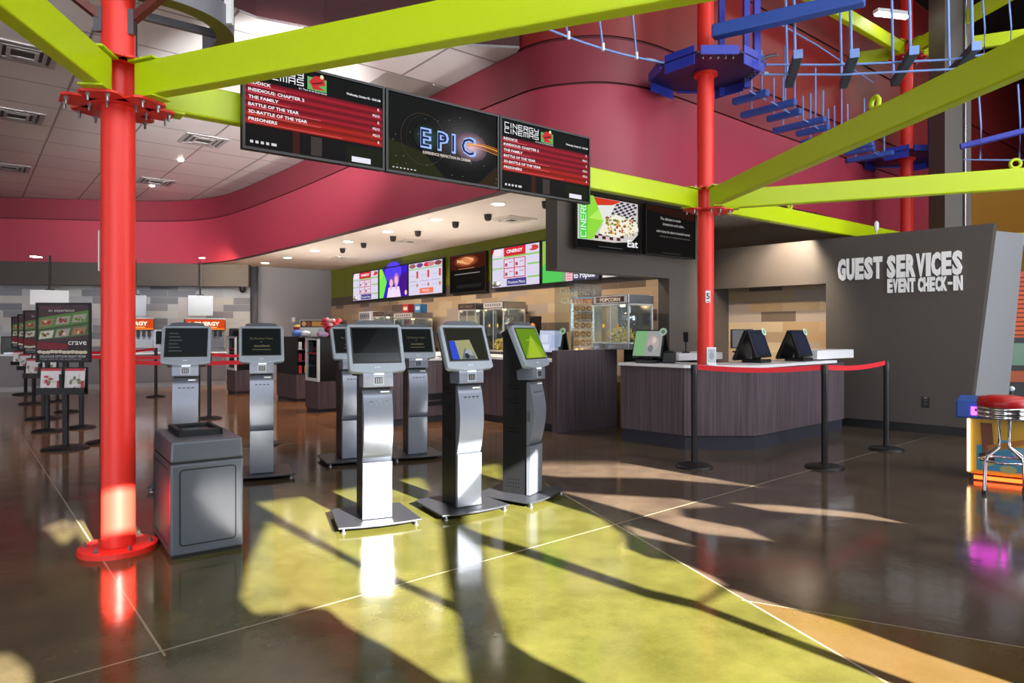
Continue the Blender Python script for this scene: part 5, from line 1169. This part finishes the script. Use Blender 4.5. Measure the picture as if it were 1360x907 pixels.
# merchandiser display cases
def merch(P, w, d, label, front='framed', zb=0.54, zt_=1.31, shelves=3):
    t = thing('display_case', label, 'display case', (P[0], P[1], 0), RU, 'merchandise display cases')   # local: right edge is the near corner; front faces -V, right side faces -U
    MB().box(-w, 0, 0, d, 0.06, zb, M_wood).build('base', t, .004); MB().box(-w + .02, -.02, .02, d - .02, 0, .06, M_toe).build('toe_kick', t)
    if front == 'framed':
        MB().box(-0.03, 0.0, .04, d, zb, zt_, M_black).box(-w, 0, d - .02, d, zb, zt_, M_black).box(-w, -w + .02, .04, d, zb, zt_, M_black).box(-w, 0, 0, d, zt_ - .03, zt_, M_black).build('shell', t)
        dr = MB()
        for a in ((-w, -w + .05, zb, zt_), (-.05, 0, zb, zt_), (-w + .05, -.05, zb, zb + .05), (-w + .05, -.05, zt_ - .05, zt_)): dr.box(a[0], a[1], 0, .04, a[2], a[3], M_whitepl)
        dr = dr.build('door', t); MB().box(-w + .05, -.05, .015, .02, zb + .05, zt_ - .05, M_glass).build('glass', dr); m = MB(); m.disc(-w * .55, zt_ - .17, .1, .1, M_black, .012); m.quad(-w + .06, -.06, zt_ - .3, zt_ - .27, flat((170, 30, 40)), .012); m.build('sticker', dr)
    else:
        MB().box(-w, 0, 0, .03, zb, zt_, M_black).box(-w, 0, d - .03, d, zb, zt_, M_black).box(-w, -w + .03, 0, d, zb, zt_, M_black).box(-w, 0, 0, d, zt_ - .03, zt_, M_black).build('shell', t)
    for k in range(shelves):
        z = zb + .02 + (zt_ - zb - .05) / shelves * k; MB().box(-w + .035, -.035, .045, d - .035, z, z + .012, M_stain).build('shelf', t)
    return t
def packs(P, w, d, zb, zt_, shelves, n, label, group):
    a = rad(RU); r = random.Random(int(P[0] * 10))
    for k in range(shelves):
        z = zb + .02 + (zt_ - zb - .05) / shelves * k + .013
        for j in range(n):
            x, y = -.07, .1 + (d - .2) * j / max(1, n - 1); c = r.choice([(196, 60, 50), (222, 190, 170), (224, 150, 60), (90, 150, 110), (210, 210, 214), (150, 30, 40)])
            o = MB().xprism([(-.035, 0), (.035, 0), (.03, .15), (-.03, .15)], -.02, .02, mat('pack_%d_%d_%d' % c, c, .45)).build('snack_pack', None); o.location = (P[0] + x * cos(a) - y * sin(a), P[1] + x * sin(a) + y * cos(a), z); o.rotation_euler = (0, 0, a)
            tag(o, label, 'packet', group)
cA, cB, cC = F(393.6, 534), F(422, 548.5), F(312, 524)
merch(cB, .55, .52, 'framed glass-door display case nearest the kiosks, right one of the pair')
merch(cA, 1.1, .85, 'wide black display case with open shelves of packets, behind the framed case', 'open')
merch(cC, .6, .5, 'white-framed display case beside the kiosk right of the litter bin')
packs(cA, 1.1, .85, .54, 1.31, 3, 6, 'small snack packet on the open shelves of the wide black display case', 'packets in the open display case')
def cup(mb, c1, c2, r0=.06, r1=.085, h=.2): mb.lathe([(r0, 0), (r1, h)], c1, 16); mb.blob((0, 0, h), (r1 * 1.0, r1 * 1.0, .05), c2, 10, 6, .15)
def bag(mb, c, w=.1, h=.07): mb.blob((0, 0, h * .95), (w, w * .6, h), c, 10, 7, .12)
ax = lambda P, x, y: (P[0] + x * cos(rad(RU)) - y * sin(rad(RU)), P[1] + x * sin(rad(RU)) + y * cos(rad(RU)))
def sgn(mb):
    mb.box(-.32, .32, -.03, .03, 0, .34, M_whitepl); cv = Canvas(mb, -.31, .01, .62, .32, -.0305); cv.rect(0, 0, 1, 1, flat((206, 206, 204))); cv.rect(0, .55, 1, 1, flat((70, 50, 44))); cv.rect(.42, .62, .98, .92, flat((196, 150, 60))); cv.disc(.13, .78, .08, .16, flat((210, 170, 110))); cv.disc(.3, .78, .08, .16, flat((150, 60, 40))); cv.poly([(.6, .0), (.95, .0), (.9, .5), (.65, .5)], flat((150, 180, 190)))
goods('counter_sign', ax(cA, -.15, .45), 1.311, -10, 'snack picture sign standing on the wide black display case', 'sign', sgn)
goods('popcorn_tub', ax(cA, -.7, .3), 1.311, 0, 'red popcorn tub on the left end of the wide black display case', 'tub', lambda mb: cup(mb, flat((150, 30, 34)), M_corn))
goods('sweet_bucket', ax(cB, -.12, .3), 1.311, 0, 'red bucket heaped with red wrapped sweets on the framed display case', 'bucket', lambda mb: (cup(mb, flat((120, 26, 30)), flat((200, 40, 60)), .08, .12, .14), [mb.blob((random.uniform(-.14, .14), random.uniform(-.14, .14), .18 + random.random() * .14), (.04, .035, .03), flat((206, 40, 64)) if i % 3 else flat((230, 200, 206)), 6, 4) for i in range(46)]))
goods('sweet_bag', ax(cA, -.28, .12), 1.311, 20, 'blue bag of sweets before the snack picture sign', 'bag', lambda mb: bag(mb, flat((80, 120, 200))))
goods('sweet_bag', ax(cA, -.02, .2), 1.311, 10, 'white bag of sweets right of the blue bag', 'bag', lambda mb: bag(mb, flat((206, 214, 226)), .1, .06))
goods('sweet_bag', ax(cB, -.42, .25), 1.311, -10, 'red and white bag lying at the left of the framed display case', 'bag', lambda mb: bag(mb, flat((206, 90, 100)), .1, .05))
goods('sweet_bag', ax(cB, -.05, .12), 1.311, 30, 'lilac bag lying at the front corner of the framed display case', 'bag', lambda mb: bag(mb, flat((190, 160, 200)), .1, .05))

# ------------------------------------------------------------------ drinks counter at the far left
l0, l1 = F(-60, 523), F(300, 511); dl = l1 - l0; Ld = dl.length; rl = math.degrees(math.atan2(dl.y, dl.x))
t = thing('drinks_counter', 'long grey drinks counter along the left wall', 'counter', (l0.x, l0.y, 0), rl)
M_gcab = mat('grey_cabinet', (110, 106, 110), 0.45)
MB().box(0, Ld, .05, .75, 0, .12, mat('pale_plinth', (150, 150, 150), .5)).build('toe_kick', t); MB().box(0, Ld, 0, .8, .12, .84, M_gcab).build('carcass', t); MB().box(-.02, Ld + .02, -.03, .82, .84, .88, M_white).build('worktop', t)
nd = 9
for k in range(nd):
    x0 = Ld * k / nd + .02; x1 = Ld * (k + 1) / nd - .02; dd = MB().box(x0, x1, -.018, 0, .15, .81, M_gcab).build('door', t); hx = x1 - .06 if k % 2 == 0 else x0 + .06; MB().box(hx - .008, hx + .008, -.04, -.018, .6, .74, M_steel).build('handle', dd)
dd_ = dl.normalized(); nd_ = Vector((-dd_.y, dd_.x))
def on_drinks(px, y=.4): p = l0 + nd_ * y; return p + dd_ * tline(p, dd_, px)
def soda(px, label):
    q = on_drinks(px, .42); t = thing('soda_fountain', label, 'soda fountain', (q.x, q.y, .881), rl, 'soda fountains')
    w = .95
    MB().box(-w / 2, w / 2, -.3, .35, 0, .1, M_stain).box(-w / 2, w / 2, .0, .35, .1, .56, M_stain).build('body', t); MB().box(-w / 2 - .02, w / 2 + .02, -.25, .36, .56, .86, M_blackm).build('head', t)
    m = MB(); cv = Canvas(m, -w / 2, .58, w, .27, -.2505); cv.rect(0, 0, 1, 1, glow((196, 66, 22), 1.0)); cv.rect(0, 0, 1, .16, glow((230, 120, 40), 1)); cv.text('CINERGY', .2, .42, .34, glow((255, 240, 210), 1.4), .66, bold=.03); cv.disc(.1, .6, .05, .22, glow((220, 140, 120), 1)); cv.rect(.3, .2, .8, .28, glow((240, 190, 120), 1)); m.build('lit_sign', t)
    MB().box(-w / 2 - .01, w / 2 + .01, -.24, .34, .861, .885, M_whitepl).build('cap', t)
    for k in range(7):
        x = -w / 2 + .1 + k * (w - .2) / 6; MB().box(x - .035, x + .035, -.2, .0, .4, .56, M_black).lathe([(.02, .34), (.03, .4)], M_silver2, 10, (x, -.12, 0)).build('nozzle', t)
    MB().box(-w / 2 + .04, w / 2 - .04, -.29, -.01, .1, .112, M_blackm).build('drip_tray', t)
soda(272, 'lit soda fountain behind the kiosk at the litter bin'); soda(176, 'lit soda fountain partly hidden by the left red post')
for px, w, hgt, c, lb in ((213, .34, .6, M_stain, 'stainless lidded dispenser between the two soda fountains'), (20, .5, .42, M_black, 'low black machine at the far left end of the drinks counter'), (312, .26, .62, M_blackm, 'dark slim dispenser right of the soda fountains')):
    q = on_drinks(px, .4); t = thing('drink_dispenser', lb, 'dispenser', (q.x, q.y, .881), rl); MB().box(-w / 2, w / 2, -.2, .2, 0, hgt, c).build('body', t, .02); MB().box(-w * .3, w * .3, -.215, -.2, hgt * .35, hgt * .9, M_screenoff).build('panel', t); MB().box(-w * .35, w * .35, -.27, -.2, 0, .04, M_stain).build('drip_tray', t)
for px, w, h, lb in ((266, .62, .55, 'brown-lit silver panel hung above the right soda fountain'), (180, .5, .55, 'silver panel hung beside the left red post'), (66, .8, .36, 'white panel hung above the nearest poster stand')):
    q = on_drinks(px, .75); zc_ = zat({266: 406, 180: 406, 66: 395}[px], q.y)
    t = thing('hanging_display', lb, 'panel', (q.x, q.y, zc_), rl, 'panels hung over the drinks counter'); MB().box(-w / 2, w / 2, -.03, .03, -h / 2, h / 2, M_silver2 if px != 66 else M_whitepl).build('panel', t, .008); MB().tube([(0, .0, h / 2), (0, 0, ZC - zc_)], .025, M_black).build('drop_pole', t); MB().box(-.1, .1, -.02, .05, h / 2, h / 2 + .03, M_black).build('clamp', t)

# ------------------------------------------------------------------ guest services sign, outlet, sensor
def on_guest(px, py): p = G1 + dG * tline(G1, dG, px); return p, zat(py, p.y)
(pA, zA), (pB, zB) = on_guest(1113, 371), on_guest(1279, 361)
def gx(px): return (G1 + dG * tline(G1, dG, px) - gl).length
t = thing('wall_lettering', 'raised white guest services sign letters on the grey wall', 'sign', (gl.x, gl.y, 0), rzG)
xa, xb = gx(1113), gx(1279); ya = 9.95
zt = H + (HY - 346) * (G1 + dG * tline(G1, dG, 1113)).y / FL; zb_ = H + (HY - 371) * (G1 + dG * tline(G1, dG, 1113)).y / FL
M_let = mat('white_sign_letter', (244, 244, 246), .5)
line = 'GUEST SERVICES'; cwid = {'I': .5, ' ': .45}
def blockline(st, x0, x1, z, h, name):
    ws = [cwid.get(c, 1.0) for c in st]; tot = sum(ws); x = x0
    for c, w in zip(st, ws):
        ww = (x1 - x0) * w / tot
        if c != ' ':
            m = MB(); (m.text(c, x + ww * .03, z, h, M_let, -.03, ww * .92, .03, .055) if c != '-' else m.box(x + ww * .1, x + ww * .9, -.03, 0, z + h * .4, z + h * .6, M_let)); m.build(name, t)
        x += ww
blockline('GUEST SERVICES', xa, xb, zb_ , zt - zb_, 'letter')
h2 = (zt - zb_) * .62
blockline('EVENT CHECK-IN', gx(1179), xb, zb_ - h2 - .045, h2, 'letter')
p, z = on_guest(1229.5, 534); t = thing('wall_socket', 'black wall socket low on the guest services wall', 'socket', (p.x, p.y, z), rzG); MB().box(-.045, .045, -.012, 0, -.075, .075, M_black).build('plate', t, .004); m = MB(); m.quad(-.02, .02, .01, .045, flat((60, 60, 62)), -.0125); m.quad(-.02, .02, -.045, -.01, flat((60, 60, 62)), -.0125); m.quad(-.02, .02, .055, .066, flat((170, 170, 172)), -.0125); m.build('insert', t)
q = on_guest(1169, 297)[0]
t = thing('motion_sensor', 'small white sensor standing above the guest services wall', 'sensor', (q.x, q.y + .1, ZG + .0), 0); MB().tube([(0, 0, 0), (0, 0, .06)], .01, M_whitepl).build('stem', t); MB().lathe([(.02, .06), (.032, .09), (.032, .17), (.015, .2)], M_whitepl, 12).build('housing', t)
p = E + Vector((.777, .629)) * 1.05
o = MB().box(-.05, .05, -.015, 0, -.07, .07, M_whitepl).build('thermostat'); o.location = (p.x, p.y, zat(424.5, p.y)); o.rotation_euler = (0, 0, rad(RV)); tag(o, 'small white thermostat on the pale grey back wall', 'thermostat')

# ------------------------------------------------------------------ ceiling fittings
M_lit = mat('downlight_glow', (255, 250, 240), .5, 0, (255, 246, 230), 14)
def onz(px, py, z): Y = (z - H) * FL / (HY - py); p = at(px, Y); return p
dl_px = [(462, 320.5), (515, 307.5), (579, 291), (662, 270.5), (418, 333), (382, 342), (352, 349)]
ordn = ['fourth', 'third', 'second', 'first', 'fifth', 'sixth', 'seventh']
for k, (px, py) in enumerate(dl_px):
    p = onz(px, py, ZC); t = thing('downlight', 'lit round downlight in the concession soffit, %s counted from the hanging screens' % ordn[k], 'downlight', (p.x, p.y, ZC), 0, 'downlights of the soffit')
    MB().lathe([(.115, -.008), (.12, 0)], M_whitepl, 24).build('trim_ring', t); MB().lathe([(.095, -.0095), (.095, -.0085)], M_lit, 24).build('lens', t)
    spot('downlight_beam', (p.x, p.y, ZC - .03), (p.x, p.y, 0), 170, 104, (1, .86, .70))
sp_px = [(455, 333), (483, 326), (522, 317), (555, 310), (605, 298), (648, 288), (725, 271)]
so_n = ['seventh', 'sixth', 'fifth', 'fourth', 'third', 'second', 'first']
for k, (px, py) in enumerate(sp_px):
    p = onz(px, py - 3, ZC); t = thing('spot_fitting', 'small black eyeball spot under the soffit, %s counted from the grey bulkhead' % so_n[k], 'spotlight', (p.x, p.y, ZC), 0, 'black eyeball spots')
    MB().lathe([(.06, -.015), (.07, 0)], M_black, 16).build('collar', t); MB().lathe([(.02, -.105), (.05, -.09), (.062, -.03), (.055, -.014)], mat('bronze_spot', (50, 42, 38), .4), 16).build('head', t)
    tgt = p + Vector((.806, .592)) * 2.0
    spot('spot_beam', (p.x, p.y, ZC - .12), (tgt.x, tgt.y, 1.4), 90, 75, (1, .82, .6))
def vent(P, z, rz, label, s=.3, group='air diffusers'):
    t = thing('air_diffuser', label, 'air vent', (P.x, P.y, z), rz, group)
    fr = MB(); s2_ = s
    for k, (a, b) in enumerate(((s, s * .82), (s * .7, s * .58), (s * .46, s * .34))):
        for q in ((-a, a, -a, -b), (-a, a, b, a), (-a, -b, -b, b), (b, a, -b, b)): fr.box(q[0], q[1], q[2], q[3], -.02 - .004 * k, -.001, M_soffit if z == ZC else mat('vent_metal', (150, 148, 150), .5))
    fr.build('louvre', t); MB().box(-s * .8, s * .8, -s * .8, s * .8, -.012, -.001, mat('vent_shadow_grey', (70, 68, 70), .7)).build('backing', t)
for k, (px, py) in enumerate([(455, 342), (545, 320), (680, 291)]): vent(onz(px, py, ZC), ZC, 39, 'square air vent in the ivory soffit, %s of three from the menu corner' % ('first', 'second', 'third')[k])
vl = ['tile ceiling vent at the left edge nearest the viewer', 'tile ceiling vent at the left edge, second row', 'tile ceiling vent at the left edge above the raspberry band', 'tile ceiling vent just right of the left red post', 'tile ceiling vent left of the nearest hanging screen']
for k, (px, py) in enumerate([(30, 70), (22, 153), (12, 222), (207, 241), (270, 186)]): vent(onz(px, py, ZT), ZT, 39, vl[k], .38)
for px, py, lb in ((240, 212, 'tiny twin ceiling spot among the tiles, near the red post vent'), (202, 246, 'tiny lit ceiling spot beside the vent right of the red post')):
    p = onz(px, py, ZT); o = MB().lathe([(.05, -.03), (.06, 0)], M_lit, 14).build('ceiling_spot'); o.location = (p.x, p.y, ZT); tag(o, lb, 'spotlight')
p = onz(548, 116, ZT)
o = MB().box(-.6, .6, -.3, .3, -.008, -.001, mat('grey_return_grille', (140, 136, 134), .6)).build('return_grille'); o.location = (p.x, p.y, ZT); o.rotation_euler = (0, 0, rad(39)); tag(o, 'grey return air panel in the tile ceiling above the middle hanging screen', 'air vent')
# header spot
p = at(268, 17.2)
t = thing('wall_spot', 'warm spot lighting the grey header above the soda fountain', 'spotlight', (p.x, p.y, ZC), 0); MB().lathe([(.08, -.02), (.09, 0)], M_whitepl, 16).build('trim_ring', t); MB().lathe([(.06, -.022), (.06, -.021)], M_lit, 16).build('lens', t)
spot('wall_spot_beam', (p.x, p.y, ZC - .04), (p.x, p.y + .9, 2.6), 90, 420, (1, .72, .4))
p = at(48, 17.0); o = MB().box(-.07, .07, -.12, .12, -.02, 0, M_lit).build('square_downlight'); o.location = (p.x, p.y, ZC); tag(o, 'small square lit downlight at the far left', 'downlight')
for px, lb in ((322, 'round black camera dome at the right end of the grey header'),):
    p = at(px, 19.15); o = MB().lathe([(.09, .0), (.09, .058)], M_black, 14).blob((0, 0, -.03), (.08, .08, .08), M_black).build('dome_camera'); o.location = (p.x, p.y, 2.62); tag(o, lb, 'camera')
# track lights over the guest counter
t = thing('light_track', 'black lighting track under the soffit above the guest services wall', 'track', (at(1000, 9.6).x, at(1000, 9.6).y, ZC - 0.05), RV)
MB().box(-.6, 2.2, -.02, .02, 0, .03, M_black).box(-.4, -.38, -.01, .01, .03, .05, M_black).box(1.8, 1.82, -.01, .01, .03, .05, M_black).build('track', t)
for k, x in enumerate((-.45, .35, 1.0)):
    h = thing('track_lamp', 'black track lamp over the guest counter, %s of three' % ('left', 'middle', 'right')[k], 'lamp', (0, 0, 0)); a = rad(RV); h.location = (t.location.x + x * cos(a), t.location.y + x * sin(a), t.location.z); h['group'] = 'black track lamps'
    MB().tube([(0, 0, 0), (0, 0, -.1)], .012, M_black).build('stem', h); MB().tube([(0, .05, -.09), (0, -.06, -.2)], .045, M_black, 12).build('can', h)
    spot('track_beam', (h.location.x, h.location.y, h.location.z - .22), (h.location.x + .9, h.location.y + 1.6, 1.5), 150, 80, (1, .82, .6))

# ------------------------------------------------------------------ arcade pedestal and stools on the right
c0 = F(1285, 636)
t = thing('arcade_pedestal', 'blue and yellow lit arcade pedestal at the right edge behind the chrome stool', 'arcade machine', (c0.x, c0.y, 0), -36)
M_aby = mat('arcade_yellow', (206, 160, 24), .4, noise=.25, nscale=5); M_abb = mat('arcade_blue', (26, 78, 168), .35, noise=.2, nscale=4)
M_led = mat('led_strip_warm', (255, 230, 190), .5, 0, (255, 226, 170), 3); M_ledp = mat('led_strip_pink', (255, 90, 230), .5, 0, (240, 60, 220), 6)
MB().box(0, 1.1, 0, .6, .06, .585, M_aby).build('cabinet', t, .006)
m = MB(); cv = Canvas(m, .07, .1, 1.0, .47, -.001); cv.rect(0, 0, 1, .5, flat((60, 140, 170))); r = random.Random(8)
for k in range(14): cv.disc(r.random(), r.uniform(.05, .55), r.uniform(.05, .1), r.uniform(.06, .12), flat(r.choice([(70, 150, 190), (120, 170, 190), (40, 110, 150), (150, 170, 120)])))
cv.poly([(.05, .3), (.14, .3), (.12, .95), (.03, .95)], flat((120, 70, 50))); cv.poly([(.1, .35), (.4, .6), (.38, .68), (.08, .5)], flat((170, 110, 40))); cv.poly([(.02, .2), (.14, .2), (.14, .34), (.02, .34)], flat((60, 40, 40))); cv.rect(.42, .1, .47, 1, flat((214, 180, 40))); cv.rect(.55, .3, .7, .7, flat((170, 40, 40))); cv.rect(.58, .4, .67, .6, flat((30, 30, 60)))
m.build('artwork', t)
for x0, x1 in ((.0, .03),): MB().box(x0 - .004, x1 - .008, -.02, -.002, .08, .575, M_led).build('light_strip', t)
MB().box(.05, 1.05, -.03, -.004, .015, .045, mat('led_strip_red', (255, 80, 30), .5, 0, (255, 90, 30), 4)).build('light_strip', t)
MB().box(.03, 1.05, .04, .56, 0, .06, M_black).build('plinth', t)
dk = MB().box(-.09, 1.15, -.1, .62, .59, .752, M_abb).build('control_deck', t, .015)
MB().box(.03, .30, -.116, -.101, .625, .70, M_ledp).box(.06, .24, -.122, -.115, .66, .69, M_black).build('lit_badge', dk)
m = MB().prism([(.1, -.07), (1.1, -.07), (1.1, .24), (.1, .24)], .752, .767, mat('deck_art_blue', (70, 140, 190), .3))
for x in (.34, .75): m.lathe([(.03, .767), (.01, .78), (.008, .85)], M_black, 10, (x, .1, 0)).blob((x, .1, .87), (.024, .024, .024), M_whitepl)
for x in (.5, .56, .62): m.lathe([(.02, .767), (.02, .78)], M_whitepl, 10, (x, .09, 0))
m.build('joystick_panel', dk)
def stool(P, rz, label):
    t = thing('bar_stool', label, 'stool', (P[0], P[1], 0), rz, 'chrome arcade stools'); R = .2; t.scale = (1, 1, 1.075)
    MB().lathe([(.05, .70), (R * .96, .70), (R, .715), (R, .745), (R * .93, .775), (R * .5, .79), (.01, .792)], M_vinyl, 32).build('seat', t)
    mb = MB().lathe([(.03, .61), (R, .61), (R, .625), (R * .975, .63), (R * .975, .64), (R, .645), (R, .66), (R * .975, .665), (R * .975, .675), (R, .68), (R, .70), (.03, .70)], M_chrome, 32); mb.build('seat_band', t)
    for k in range(4):
        a = rad(45 + 90 * k); c, s = cos(a), sin(a)
        MB().tube([(.05 * c, .05 * s, .61), (.05 * c, .05 * s, .42), (.055 * c, .055 * s, .37), (.17 * c, .17 * s, .30), (.19 * c, .19 * s, .26), (.20 * c, .20 * s, .015)], .0135, M_chrome, 10).build('leg', t)
        MB().lathe([(.018, 0), (.018, .03)], M_black, 10, (.20 * c, .20 * s, 0)).build('foot_cap', t)
    n = 32; MB().tube([(.178 * cos(2 * pi * i / n), .178 * sin(2 * pi * i / n), .265) for i in range(n + 1)], .010, M_chrome, 8).build('foot_ring', t)
stool(F(1334, 655), -36, 'red and chrome bar stool at the right edge before the arcade pedestal')
# arcade glimpsed beyond the fin
q = at(1352, 12.2)
t = thing('arcade_cabinet', 'dark arcade cabinet with an orange slatted front beyond the pale wall end', 'arcade machine', (q.x, q.y, 0), -20)
MB().box(-.2, .9, 0, .7, 0, 1.3, M_blackm).build('cabinet', t); MB().box(-.2, .9, .1, .7, 1.3, 2.5, mat('orange_slats', (226, 92, 24), .5, emit=(226, 80, 20), es=.08)).build('marquee', t)
mb = MB()
for k in range(14): mb.box(-.2, .9, .085, .1, 1.34 + .08 * k, 1.36 + .08 * k, flat((120, 40, 16)))
mb.build('slats', t); MB().box(-.15, .85, -.04, 0, .5, .7, flat((190, 92, 50))).build('panel', t); MB().box(-.1, .1, -.02, 0.0, .8, 1.2, mat('arcade_green_screen', (60, 90, 66), .3, 0, (50, 90, 70), .6)).build('screen', t)

# ------------------------------------------------------------------ camera and picture settings
cam = bpy.data.cameras.new('camera'); cam.sensor_width = 36; cam.lens = 36 * FL / 1360; cam.shift_y = (HY - 453.5) / 1360; cam.clip_start = 0.05
co = bpy.data.objects.new('camera', cam); COL.objects.link(co); co.location = (0, 0, H); co.rotation_euler = (rad(90), 0, 0); sc.camera = co
sc.view_settings.view_transform = 'Standard'; sc.view_settings.look = 'None'; sc.view_settings.gamma = 1; sc.view_settings.use_curve_mapping = False
sc.view_settings.exposure = 0.22
sc.cycles.max_bounces = 8; sc.cycles.diffuse_bounces = 4; sc.cycles.glossy_bounces = 4; sc.cycles.transparent_max_bounces = 12; sc.cycles.use_denoising = True
sc.cycles.sample_clamp_indirect = 60; sc.cycles.blur_glossy = 0.3
